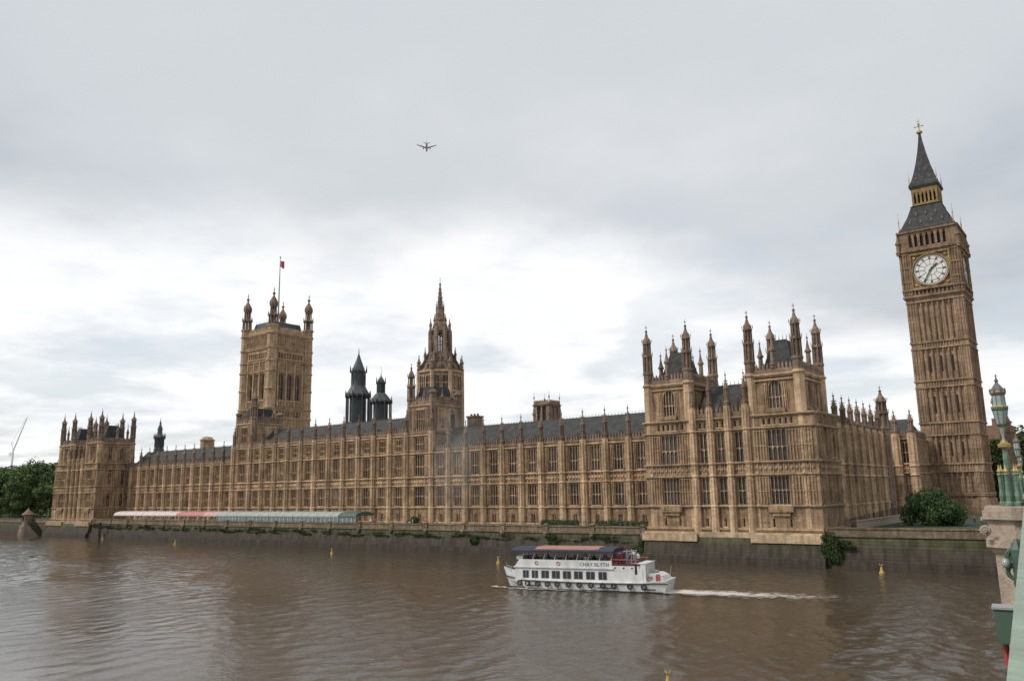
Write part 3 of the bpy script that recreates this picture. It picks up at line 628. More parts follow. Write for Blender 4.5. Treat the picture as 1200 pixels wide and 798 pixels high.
    rf = MB(); slate_roof(rf, towers[0][1]-.2, towers[1][0]+.2, -8.6, 2.0, PT+.3, 29.8); r = rf.build('roof', M['slate'], root)
    cr = MB(); cresting(cr, towers[0][1], towers[1][0], -3.3, 29.75, .8, .7); cr.build('ridge_cresting', M['iron'], r)
    for i in range(3): dm = MB(); dormer(dm, towers[0][1]+q*(i+.5), -8.4, PT+1.2, 1.1, 1.6, 3); dm.build('dormer', M['worn'], r)
    ch = MB(); ch.box(towers[0][1]+6.2, towers[0][1]+7.8, -.6, .8, 27, 31.6); ch.box(towers[0][1]+6.0, towers[0][1]+8.0, -.8, 1.0, 31.6, 31.9); ch.build('chimney', M['worn'], root)
    # tower heads
    for t0, t1 in towers:
        near = (t0, t1) == towers[1] and not mirror or (t0, t1) == towers[0] and mirror
        a0, a1 = (t0+.55, t1-.55)
        # turret axes measured from the photograph
        if not mirror: ax = (-.8, 6.9) if t0 < 5 else (18.1, 26.0)
        else: ax = (mx(6.9), mx(-.8)) if t0 > mx(10) else (mx(26.0), mx(18.1))
        y0, y1 = -9.2, 1.6; za, zc = PT+.3, 30.1
        tr2 = MB(); tp = MB(); tb = MB(); tb.box(ax[0]+.3, ax[1]-.3, y0+.3, y1-.3, PT-.5, zc)
        for FF, L_ in ((Frame(ax[0], y0-.25), ax[1]-ax[0]), (Frame(ax[1]+.25, y0, math.pi/2), y1-y0), (Frame(ax[0]-.25, y1, -math.pi/2), y1-y0), (Frame(ax[1], y1+.25, math.pi), ax[1]-ax[0])):
            if FF.a == 0 or FF.a == math.pi: op = [(L_/2-1.15, L_/2+1.15)]; W = W_ori
            else: op = [(L_*.33-.6, L_*.33+.6), (L_*.67-.6, L_*.67+.6)]; W = W_two
            skin(tb, FF, .5, L_-.5, PT+.3, zc, [(PT+1.1, PT+(5.7 if W is W_ori else 5.3), op)])
            for u0, u1 in op: FF.place(W, root, (u0+u1)/2, 0, PT+1.1)
            if W is W_ori: FF.box(tb, L_/2-1.6, L_/2+1.6, .003, .6, PT+.4, PT+1.0)
            for u0, u1 in ((op[0][0]-.75, op[0][0]-.12), (op[-1][1]+.12, op[-1][1]+.75)): ribs(tr2, FF, u0, u1, PT+.9, zc-1.3, .35, .1, .14)
            course(tr2, FF, .4, L_-.4, zc-.1, .55, .45); course(tr2, FF, .4, L_-.4, zc-.9, .3, .3)
            parapet(tp, FF, .8, L_-.8, zc+.2, 1.7, 1.0)
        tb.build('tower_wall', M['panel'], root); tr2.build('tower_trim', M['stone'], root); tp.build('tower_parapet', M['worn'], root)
        for x in ax:
            for y in (y0, y1):
                zs_ = ZG if y == y0 else PT; pr_ = [(zs_, .9)]
                for z in (PS, P2, P1, PC, PT, zc):
                    if z > zs_+.5: pr_ += [(z-.2, .9), (z, 1.13), (z+.18, 1.13), (z+.3, .9)]
                tm = MB(); tm.lathe(x, y, pr_+[(zc+.5, .9)], 8); to = tm.build('corner_turret', M['stone'], root)
                tm = MB(); turret(tm, x, y, zc+.5, zc+2.0, 41.4, .82); tm.build('turret_top', M['worn'], to)
        xm, ym = (ax[0]+ax[1])/2, (y0+y1)/2
        for x, y in ((xm, y0-.1), (ax[1]+.1, ym), (ax[0]-.1, ym), (xm, y1+.1)): pm = MB(); pm.lathe(x, y, pinnacle_prof(zc+1.0, 37.2, .45), 8); pm.build('pinnacle', M['worn'], root)
        rm = MB(); rm.hip(ax[0]+1.2, ax[1]-1.2, y0+1.5, y1-1.5, zc+.2, 36.2, 1.5, 2.2); rr = rm.build('tower_roof', M['slate'], root)
        for yy in (y0+3.7, y1-3.7): cm = MB(); cresting(cm, ax[0]+2.7, ax[1]-2.7, yy, 36.2, .9, .6); cm.build('roof_cresting', M['iron'], rr)
    # pale plinth at the river
    pl = MB(); F.box(pl, -.3, LW+.3, -.3, .9, 4.2, 5.05)
    for s0, s1, k in segs:
        if k == 'tower': F.box(pl, s0-.1 if s0 > .1 else -.5, s1+.1, .9, 1.5, 3.5, 4.75)
    pl.build('plinth', M['pale'], root)
    return root
pavilion('riverside pavilion with two turreted towers nearest the clock tower', False)
pavilion('farthest riverside pavilion with two turreted towers, beside the dark trees', True)

# north return of the palace, towards the clock tower
root = thing('palace_range', 'receding north range with a row of crocketed pinnacles between pavilion and clock tower', 'palace wing', (22, 35, ZG))
XF = 27.7; FN = Frame(XF, 2.0, math.pi/2); TR = MB(); mb = MB(); mb.box(15, XF-.6, 2.7, 36.2, ZG, COR+.4)
P_but_n = buttress_proto(COR-ZG+1.2, 27.7-ZG, .62, (SILL-ZG+.1, M2-ZG, M1-ZG), pm='worn', width=1.1)
W_n = window_proto(1.9, 4.3, 3); W_nu = window_proto(1.9, 4.6, 3); W_dk = window_proto(2.6, 4.8, 4)
ys = [0, 4.75, 9.4, 14.05, 18.7, 23.4, 28.1, 34.0]
for a, b in zip(ys[:-1], ys[1:]):
    c = (a+b)/2
    skin(mb, FN, a, b, ZG, COR+.5, [(5.9, 7.6, [(c-.5, c+.5)]), (SILL+.5, SILL+4.8, [(c-.95, c+.95)]), (M1+.4, M1+5.0, [(c-.95, c+.95)])])
    FN.place(W_bas, root, c, 0, 5.9); FN.place(W_n, root, c, 0, SILL+.5); FN.place(W_nu, root, c, 0, M1+.4)
    for u0, u1 in ((a+.6, c-1.1), (c+1.1, b-.6)): ribs(TR, FN, u0, u1, SILL+.4, M2-.2, .5); ribs(TR, FN, u0, u1, M1+.4, COR-.3, .5)
    frieze(TR, FN, a+.6, b-.6, M2+.25, M1-.1, .8)
    for z in (SILL, M2, M1, COR): course(TR, FN, a, b, z)
    course(TR, FN, a, b, ZG+.8, .5, .4)
mb.box(8, 22, 37, 57.6, ZG, COR+.4)
F2 = Frame(21.0, 57.0); L2 = 7.5; up = .9; mb.box(10, 28.4, 57.7, 75, ZG, COR+1.2)
skin(mb, F2, 0, L2, ZG, COR+1.4, [(SILL+1.2, SILL+5.6, [(1.8, 3.2), (5.1, 7.0)]), (M1+1.2, M1+6.0, [(1.8, 3.2), (5.1, 7.0)])])
F3 = Frame(28.5, 57.0, math.pi/2); skin(mb, F3, .6, 15, ZG, COR+1.4, [])
W_l1 = window_proto(1.4, 4.4, 2); W_l2 = window_proto(1.9, 4.6, 3)
for c, W in ((2.5, W_l1), (6.05, W_l2)): F2.place(W, root, c, 0, SILL+1.2); F2.place(W, root, c, 0, M1+1.25)
for z in (SILL, M2, M1, COR): course(TR, F2, 0, L2, z+up); course(TR, F3, .6, 15, z+up)
ribs(TR, F3, .8, 14.5, SILL+1.2, M2+.6, .5); ribs(TR, F3, .8, 14.5, M1+1.1, COR+.7, .5); frieze(TR, F2, 1, 7.2, M2+up+.25, M1+up-.1, .8)
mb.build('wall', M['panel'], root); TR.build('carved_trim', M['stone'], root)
for a in ys[:-1]: FN.place(P_but_n, root, a, 0, ZG)
for a in (4.1, 7.4): F2.place(P_but_n, root, a, 0, ZG, (1.25, 1.25, 1.05))
tm = MB(); turret(tm, XF-.2, 36, ZG, 23.0, 32.0, 1.15); tm.build('corner_turret', M['worn'], root)
for a_ in ((FN, 0, 33.4, COR+.5, 1.5, .95), (F2, .5, 7.4, COR+1.4, 1.5, .95), (F3, .5, 14, COR+1.4, 1.5, .95)): pb = MB(); parapet(pb, *a_); pb.build('parapet', M['worn'], root)
rf = MB(); rf.hip(16, XF-1.6, 3, 36, COR+.4, 25.6, 4, 3); rf.build('roof', M['slate'], root); rf = MB(); rf.hip(11, 28, 58.5, 74, COR+1.3, 27.0, 2, 6); rf.build('roof', M['slate'], root)
# western neighbour seen past the clock tower
t = thing('roof_pinnacle', 'small dark pinnacled turret just right of the clock tower', 'turret', (42.6, 97, 7))
tm = MB(); tm.box(40.8, 44.2, 95.5, 99, 7, 24); tm.lathe(42.6, 97, pinnacle_prof(24, 30, .9), 8); tm.build('wall', M['worn'], t)

# ------------------------------------------------------------------ clock tower
def clock_tower():
    X0, Y0, Wd = 27.37, 72.2, 12.2; cx, cy = X0+Wd/2, Y0+Wd/2; zg = 7.6
    root = thing('clock_tower', 'tall clock tower with white dial and pointed dark spire', 'clock tower', (cx, cy, zg))
    C = M['clock_stone']
    mb = MB(); mb.box(X0-.5, X0+Wd+.5, Y0-.5, Y0+Wd+.5, 4.5, zg); mb.box(X0-.3, X0+Wd+.3, Y0-.3, Y0+Wd+.3, zg, zg+1.2); mb.box(X0+.55, X0+Wd-.55, Y0+.55, Y0+Wd-.55, zg, 57)
    faces = [Frame(X0, Y0), Frame(X0+Wd, Y0, math.pi/2), Frame(X0+Wd, Y0+Wd, math.pi), Frame(X0, Y0+Wd, -math.pi/2)]
    bands = [(9.5, 10.1), (14.9, 16.9), (23.3, 26.4), (34.6, 36.3), (43.9, 45.6), (55.3, 56.4)]
    stages = [(zg, 9.5), (10.1, 14.9), (16.9, 23.3), (26.4, 34.6), (36.3, 43.9), (45.6, 55.3)]
    pier = 1.9
    for fi, F in enumerate(faces):
        ex = .12 if fi % 2 == 0 else -.003; dd_ = 0 if fi % 2 == 0 else .56
        for s0 in (0, Wd-pier):     # corner piers
            F.box(mb, s0+(dd_ if s0 == 0 else 0), s0+pier-(dd_ if s0 else 0), -.56, .0, zg, 57)
            for z0, z1 in stages[1:]:
                for u in (.25, .85, 1.45): F.box(mb, s0+u-.09, s0+u+.09, .003, .16, z0+.2, z1-.2)
                F.box(mb, s0+.2, s0+pier-.2, .003, .10, (z0+z1)/2-.15, (z0+z1)/2+.15)
        for z0, z1 in bands:
            F.box(mb, -ex, Wd+ex, .002, .28, z1-.32, z1+.08); F.box(mb, -ex, Wd+ex, .002, .22, z0-.1, z0+.22)
            F.box(mb, pier, Wd-pier, -.56, -.1, z0, z1)
            n = 14
            for i in range(n):
                u = pier+(Wd-2*pier)*(i+.5)/n; F.box(mb, u-.1, u+.1, -.1, .12, z0+.2, z1-.3)
        # centre: three recessed strips per side with mullions
        inner = Wd-2*pier; n = 7
        for z0, z1 in stages:
            F.box(mb, pier, Wd-pier, -.56, -.42, z0, z1)
            for i in range(n+1):
                u = pier+inner*i/n; wd = .30 if i in (0, n) else .23
                F.box(mb, u-wd, u+wd, -.42, -.02, z0, z1)
                F.box(mb, u-.07, u+.07, -.02, .12, z0, z1)
            for i in range(n):
                u = pier+inner*(i+.5)/n
                F.box(mb, u-.27, u+.27, -.42, -.2, z1-.7, z1-.35)
    mb.build('shaft', C, root)
    # slit windows, one mesh each, dark
    sl = MB(); sl.box(-.16, .16, -.03, .03, 0, 3.4); P = Proto('slit_window', sl.mesh('slit_window', M['void']))
    inner = Wd-2*pier
    for F in faces[:2]:
        for z0, z1 in stages[2:5]:
            for i in (1, 3, 5):
                F.place(P, root, pier+inner*(i+.5)/7, -.40, z0+(z1-z0)*.25, (1, 1, (z1-z0)*.5/3.4))
    # corbelled clock stage
    e = .38; A0, A1 = X0-e, X0+Wd+e; B0, B1 = Y0-e, Y0+Wd+e; LC = Wd+2*e
    cm = MB()
    cm.poly([(X0-.1, Y0-.1, 55.5), (X0+Wd+.1, Y0-.1, 55.5), (X0+Wd+.1, Y0+Wd+.1, 55.5), (X0-.1, Y0+Wd+.1, 55.5)], (0, 0, .4))
    cm.lathe(cx, cy, [(55.8, (LC/2-e*.8)*1.4142), (56.6, (LC/2+.05)*1.4142)], 4)
    cm.box(A0+.5, A1-.5, B0+.5, B1-.5, 56.6, 73.1)
    faces2 = [Frame(A0, B0), Frame(A1, B0, math.pi/2), Frame(A1, B1, math.pi), Frame(A0, B1, -math.pi/2)]
    for fi, F in enumerate(faces2):
        ex = .1 if fi % 2 == 0 else -.003; i_ = 0 if fi % 2 == 0 else .5
        F.box(cm, i_, LC-i_, -.5, .0, 56.6, 57.1)
        F.box(cm, -ex, LC+ex, .002, .25, 56.5, 56.9)
        # small balcony arcade under the dial
        n = 9
        for i in range(n+1):
            u = 2.6+(LC-5.2)*i/n; F.box(cm, u-.14, u+.14, -.5, 0, 57.1, 58.3)
            if i < n: F.box(cm, u+.14, u+(LC-5.2)/n-.14, -.5, -.38, 57.1, 58.3)
        F.box(cm, i_, 2.2, -.5, 0, 57.1, 68.7); F.box(cm, LC-2.2, LC-i_, -.5, 0, 57.1, 68.7)
        for s0 in (0, LC-2.2):
            for u in (.25, .8, 1.4, 1.95): F.box(cm, s0+u-.09, s0+u+.09, .003, .18, 57.3, 68.2)
            for z in (60.5, 64, 67.4): F.box(cm, s0+.1, s0+2.1, .003, .24, z-.2, z+.12)
        F.box(cm, 2.2, LC-2.2, -.5, -.02, 58.3, 58.55); F.box(cm, -ex, LC+ex, .002, .3, 58.2, 58.5)
        F.box(cm, 2.2, LC-2.2, -.5, -.25, 58.55, 67.2)
        F.box(cm, 2.2, LC-2.2, -.5, 0, 67.2, 68.7); F.box(cm, -ex, LC+ex, .002, .4, 67.9, 68.4)
        # belfry openings
        n = 7; q0, q1 = 2.1, LC-2.1
        F.box(cm, i_, q0, -.5, 0, 68.7, 73.1); F.box(cm, q1, LC-i_, -.5, 0, 68.7, 73.1); F.box(cm, q0, q1, -.5, 0, 68.7, 69.0); F.box(cm, q0, q1, -.5, 0, 72.2, 73.1)
        for i in range(n+1):
            u = q0+(q1-q0)*i/n; F.box(cm, max(q0, u-.26), min(q1, u+.26), -.5, .06, 69.0, 72.2)
            if i < n:
                m_ = (q1-q0)/n; F.box(cm, u+.26, u+.45, -.5, -.1, 71.6, 72.2); F.box(cm, u+m_-.45, u+m_-.26, -.5, -.1, 71.6, 72.2)
        F.box(cm, -ex*2, LC+ex*2, .002, .35, 72.75, 73.2)
    cm.build('clock_stage', C, root)
    vd = MB(); vd.box(-3.9, 3.9, -.02, .02, 0, 3.2); PV = Proto('belfry_opening', vd.mesh('belfry_opening', M['void']))
    for F in faces2: F.place(PV, root, LC/2, -.48, 68.95)
    # dials
    def dial(F):
        g = MB(); s = F; u0, zc = LC/2, 62.85
        def ring(mb, r0, r1, d0, d1, n=48):
            b = len(mb.v)
            for i in range(n):
                a = 2*math.pi*i/n
                for r_, d_ in ((r0, d0), (r0, d1), (r1, d1), (r1, d0)): mb.v.append(s.pt(u0+r_*math.sin(a), d_, zc+r_*math.cos(a)))
            for i in range(n):
                j = (i+1) % n
                for k in range(4): mb.f.append((b+i*4+k, b+i*4+(k+1) % 4, b+j*4+(k+1) % 4, b+j*4+k))
        fr = MB()
        for a, b_, c, d in ((-4.35, 4.35, 4.05, 4.35), (-4.35, 4.35, -4.35, -4.05)): s.box(fr, u0+a, u0+b_, -.2, .22, zc+c*.0+c, zc+d)
        for a in (-4.35, 4.05): s.box(fr, u0+a, u0+a+.3, -.2, .22, zc-4.05, zc+4.05)
        ring(fr, 3.82, 4.04, -.2, .16)
        for sx in (-1, 1):
            for sz in (-1, 1):
                s.diamond(fr, u0+sx*3.4, zc+sz*3.4, .42, -.24, .05)
        o = fr.build('dial_frame', M['gilt_stone'], root)
        pts = [s.pt(u0+3.82*math.sin(2*math.pi*i/48), -.24, zc+3.82*math.cos(2*math.pi*i/48)) for i in range(48)]
        g.poly(pts, Vector(s.pt(0, -.12))-Vector(s.pt(0, -.24))); df = g.build('clock_dial', M['dial'], root)
        k = MB(); ring(k, 3.66, 3.82, -.115, -.04); ring(k, 2.62, 2.68, -.115, -.06); ring(k, 3.3, 3.34, -.115, -.06); ring(k, 1.25, 1.3, -.115, -.07)
        for h in range(12):
            a = 2*math.pi*h/12; e1 = Vector(s.pt(math.sin(a), 0, math.cos(a)))-Vector(s.pt(0, 0, 0)); e2 = Vector(s.pt(math.cos(a), 0, -math.sin(a)))-Vector(s.pt(0, 0, 0)); c0 = Vector(s.pt(u0, -.1, zc))
            for off, w_ in ((-.16, .045), (0, .06), (.16, .045)):
                p = [c0+e1*2.68+e2*(off-w_), c0+e1*3.3+e2*(off-w_), c0+e1*3.3+e2*(off+w_), c0+e1*2.68+e2*(off+w_)]; k.poly(p, Vector(s.pt(0, .04))-Vector(s.pt(0, 0)))
            p = [c0+e1*1.3+e2*-.03, c0+e1*2.62+e2*-.05, c0+e1*2.62+e2*.05, c0+e1*1.3+e2*.03]; k.poly(p, Vector(s.pt(0, .03))-Vector(s.pt(0, 0)))
        for h in range(60):
            a = 2*math.pi*h/60; e1 = Vector(s.pt(math.sin(a), 0, math.cos(a)))-Vector(s.pt(0, 0, 0)); e2 = Vector(s.pt(math.cos(a), 0, -math.sin(a)))-Vector(s.pt(0, 0, 0)); c0 = Vector(s.pt(u0, -.1, zc))
            k.poly([c0+e1*3.34+e2*-.025, c0+e1*3.66+e2*-.025, c0+e1*3.66+e2*.025, c0+e1*3.34+e2*.025], Vector(s.pt(0, .03))-Vector(s.pt(0, 0)))
        k.build('numeral_ring', M['dial_iron'], df)
        for ang, ln, wd, nm, back in ((R(47.5), 2.3, .26, 'hour_hand', .5), (R(210), 3.5, .18, 'minute_hand', .7)):
            e1 = Vector(s.pt(math.sin(ang), 0, math.cos(ang)))-Vector(s.pt(0, 0, 0)); e2 = Vector(s.pt(math.cos(ang), 0, -math.sin(ang)))-Vector(s.pt(0, 0, 0)); c0 = Vector(s.pt(u0, .02 if nm[0] == 'h' else .1, zc))
            hm = MB(); hm.poly([c0-e1*back-e2*wd*.7, c0+e1*ln*.75-e2*wd*.7, c0+e1*ln, c0+e1*ln*.75+e2*wd*.7, c0-e1*back+e2*wd*.7], Vector(s.pt(0, .05))-Vector(s.pt(0, 0))); hm.build(nm, M['dial_iron'], df)
    for F in faces2: dial(F)
    # roofs and lantern
    rf = MB(); h0 = LC/2-.3
    pr = [(73.2, h0), (73.6, h0), (74.4, h0-.6), (77.2, h0-1.9), (79.9, 3.35), (80.1, 3.5)]
    r2_ = math.sqrt(2)
    rf.lathe(cx, cy, [(z, r*r2_) for z, r in pr], 4)
    ro = rf.build('lower_roof', M['slate'], root)
    for (dx, dy) in ((0, -1), (1, 0), (0, 1), (-1, 0)):
        for z, m_, inn in ((74.9, (-3.6, -1.2, 1.2, 3.6), 5.25), (77.2, (-2.2, 0, 2.2), 4.2)):
            for k in m_:
                x, y = cx+dx*inn+(-dy)*k, cy+dy*inn+dx*k
                dm = MB(); dm.lathe(x, y, [(z, .3), (z+.5, .3), (z+1.1, .02)], 4); dm.build('dormer', M['iron'], ro)
    ln = MB(); ln.box(cx-2.5, cx+2.5, cy-2.5, cy+2.5, 80.1, 84.7)
    q_ = 2.95; l0 = [Frame(cx-q_, cy-q_), Frame(cx+q_, cy-q_, math.pi/2), Frame(cx+q_, cy+q_, math.pi), Frame(cx-q_, cy+q_, -math.pi/2)]
    gl = MB()
    for fi, F in enumerate(l0):
        i_ = 0 if fi % 2 == 0 else .4
        F.box(gl, i_, 5.9-i_, -.4, .05, 80.1, 80.9); F.box(gl, i_, 5.9-i_, -.4, .05, 83.6, 84.8)
        for i in range(7):
            u = .3+5.3*i/6; F.box(gl, max(i_, u-.2), min(5.9-i_, u+.2), -.4, .05, 80.9, 83.6)
        for i in range(6):
            u = .3+5.3*i/6; F.box(gl, u+.2, u+.34, -.4, -.05, 83.1, 83.6); F.box(gl, u+.54, u+.68, -.4, -.05, 83.1, 83.6)
        F.box(gl, .0, 5.9, .052, .25, 80.3, 80.5)
    ln.build('lantern_core', M['void'], root); gl.build('lantern_arcade', M['gilt_stone'], root)
    sp = MB(); sp.lathe(cx, cy, [(z, r*r2_) for z, r in [(84.8, 3.2), (85.3, 3.4), (85.8, 3.3), (86.8, 2.75), (89, 2.1), (92, 1.4), (95, .85), (98, .42), (100, .25)]], 4)
    spo = sp.build('spire', M['slate'], root)
    for (dx, dy) in ((0, -1), (1, 0), (0, 1), (-1, 0)):
        for z, m_, inn in ((87.0, (-1.5, 0, 1.5), 2.6), (89.4, (-.7, .7), 1.9), (91.8, (0,), 1.35)):
            for k in m_: d2 = MB(); d2.lathe(cx+dx*inn+(-dy)*k, cy+dy*inn+dx*k, [(z, .2), (z+.4, .2), (z+.8, .02)], 4); d2.build('dormer', M['iron'], spo)
    fn = MB(); fn.lathe(cx, cy, [(99.9, .3), (100.1, .75), (100.5, .75), (100.8, .25), (101.5, .12), (102.2, .1), (102.3, .32), (102.7, .32), (102.8, .07), (104, .04)], 8)
    fn.tube((cx-.95, cy, 101.9), (cx+.95, cy, 101.9), .09); fn.tube((cx, cy-.95, 101.9), (cx, cy+.95, 101.9), .09); fn.tube((cx-.4, cy, 103.3), (cx+.4, cy, 103.3), .06)
    for k in (-.95, .95): fn.lathe(cx+k, cy, [(101.7, .02), (101.9, .2), (102.1, .02)], 6)
    fn.build('finial', M['gold'], root)
    # corner pinnacles
    for sx in (-1, 1):
        for sy in (-1, 1):
            for rr, z0, z1, m_, wd in ((LC/2+.1, 67.4, 73.4, 'clock_stone', .55), (LC/2-.5, 73.4, 78.6, 'gold', .13), (3.1, 84.8, 89.6, 'gold', .11)):
                p = MB(); p.lathe(cx+sx*rr, cy+sy*rr, pinnacle_prof(z0, z1, wd), 8); p.build('corner_pinnacle', M[m_], root)
clock_tower()

# ------------------------------------------------------------------ tall square tower with four turrets and a flag
W_vt = window_proto(3.0, 11.6, 2, (.5,), arch=False, pointed=True, m='stone', inset=.8, rail=.16)
W_vs = window_proto(1.2, 2.6, 2, (), True)
def square_tower():
    s = 19.3; X1, Y0 = -229.0, 75.4; X0, Y1 = X1-s, Y0+s; cx, cy = (X0+X1)/2, (Y0+Y1)/2
    root = thing('square_tower', 'massive square tower with four crowned corner turrets and a flag', 'tower', (cx, cy, ZG))
    mb = MB(); mb.box(X0+.7, X1-.7, Y0+.7, Y1-.7, ZG, 83)
    for F, L_ in ((Frame(X0, Y0-.4), s), (Frame(X1+.4, Y0, math.pi/2), s), (Frame(X1, Y1+.4, math.pi), s), (Frame(X0-.4, Y1, -math.pi/2), s)):
        c = [L_/2-4.4, L_/2, L_/2+4.4]
        rows = [(25, 34, [(u-1.5, u+1.5) for u in c]) if False else (30.0, 30.01, []), (46.2, 48.8, [(L_/2-6+1.5*i-.6+.0, L_/2-6+1.5*i+.6) for i in range(9)]), (53.6, 65.2, [(u-1.5, u+1.5) for u in c]),
                (72.0, 74.6, [(L_/2-6+1.5*i-.6, L_/2-6+1.5*i+.6) for i in range(9)])]
        skin(mb, F, 0, L_, ZG, 83.4, rows, 1.1)
        for u in c: F.place(W_vt, root, u, 0, 53.6)
        for i in range(9):
            F.place(W_vs, root, L_/2-6+1.5*i, 0, 46.2); F.place(W_vs, root, L_/2-6+1.5*i, 0, 72.0)
        for u in (L_/2-6.6, L_/2-2.2, L_/2+2.2, L_/2+6.6): F.box(mb, u-.35, u+.35, .003, .5, 50.5, 70)
        ribs(mb, F, 1.9, L_-1.9, 66.4, 69.4, .8, .2, .25); ribs(mb, F, 1.9, L_-1.9, 50.0, 53.0, .8, .2, .25); ribs(mb, F, 1.9, L_-1.9, 77.4, 82.4, 1.0, .25, .3)
        ribs(mb, F, 1.9, L_-1.9, 31, 45, 1.6, .3, .3)
        for z in (30, 45.4, 49.6, 53.0, 66, 70.4, 71.4, 76.2, 77.0, 82.8): course(mb, F, .0, L_, z, .7, .5)
        parapet(mb, F, 1.6, L_-1.6, 83.4, 2.6, 1.7, -.5, .2)
    mb.build('wall', M['stone'], root)
    for x in (X0, X1):
        for y in (Y0, Y1):
            tm = MB(); tm.lathe(x, y, [(ZG, 2.25), (85.8, 2.2), (85.9, 2.6), (86.6, 2.6)], 8)
            for z in (45.4, 49.6, 58, 66, 70.4, 76.2, 82.8): tm.lathe(x, y, [(z-.4, 2.25), (z-.1, 2.6), (z+.4, 2.6), (z+.6, 2.2)], 8)
            o = tm.build('corner_turret', M['stone'], root)
            cp = MB()
            for i in range(8):
                a = math.pi/8+i*math.pi/4; c_, s_ = math.cos(a), math.sin(a)
                cp.tube((x+c_*1.85, y+s_*1.85, 86.6), (x+c_*1.75, y+s_*1.75, 90.6), .28, 5); cp.tube((x+c_*1.3, y+s_*1.3, 91.3), (x+c_*1.25, y+s_*1.25, 94.6), .22, 5)
                cp.lathe(x+c_*2.2, y+s_*2.2, [(90.4, .25), (92.6, .05)], 4)
            cp.lathe(x, y, [(86.6, .5), (95, .5)], 6)
            cp.lathe(x, y, [(90.5, 2.2), (91.0, 2.3), (91.4, 1.7)], 8)
            cp.lathe(x, y, [(94.5, 1.45), (95.0, 1.75), (96.0, 2.0), (97.2, 1.8), (98.4, 1.1), (99.4, .5), (100.2, .3), (100.5, .65), (101.1, .65), (101.4, .2), (103.6, .1)], 8)
            cp.tube((x-.6, y, 102.5), (x+.6, y, 102.5), .12, 4)
            cp.build('turret_crown', M['worn'], o)
    rf = MB(); rf.hip(X0+1.2, X1-1.2, Y0+1.2, Y1-1.2, 83, 89.0, 1.5, 1.5); rr = rf.build('roof', M['iron'], root)
    for yy in (Y0+2.8, Y1-2.8): cm = MB(); cresting(cm, X0+3, X1-3, yy, 89.0, 1.4, 1.0); cm.build('roof_cresting', M['iron'], rr)
    zt = 121.0
    fp = MB(); fp.lathe(cx, cy, [(89, .42), (100, .36), (zt+.0, .14), (zt+.1, .35), (zt+.7, .35), (zt+.8, .05)], 8); pole = fp.build('flagpole', M['grey'], root)
    # small limp flag
    b = MB(); n = 8
    for i in range(n+1):
        x = cx+.3+3.0*i/n; y = cy+.6*math.sin(i*1.4)*i/n
        b.v += [(x, y, zt-1.4-.10*i), (x, y, zt-4.2-.22*i)]
    for i in range(n): b.f.append((2*i, 2*i+1, 2*i+3, 2*i+2))
    me = b.mesh('flag', [M['flag_blue'], M['flag_red'], M['cloth_white']], root['_org'])
    for i, p in enumerate(me.polygons): p.material_index = (1, 0, 2, 1, 1, 2, 0, 1)[i]
    o = bpy.data.objects.new('flag', me); COL.objects.link(o); o.parent = pole
    sm = o.modifiers.new('solid', 'SOLIDIFY'); sm.thickness = .05
square_tower()

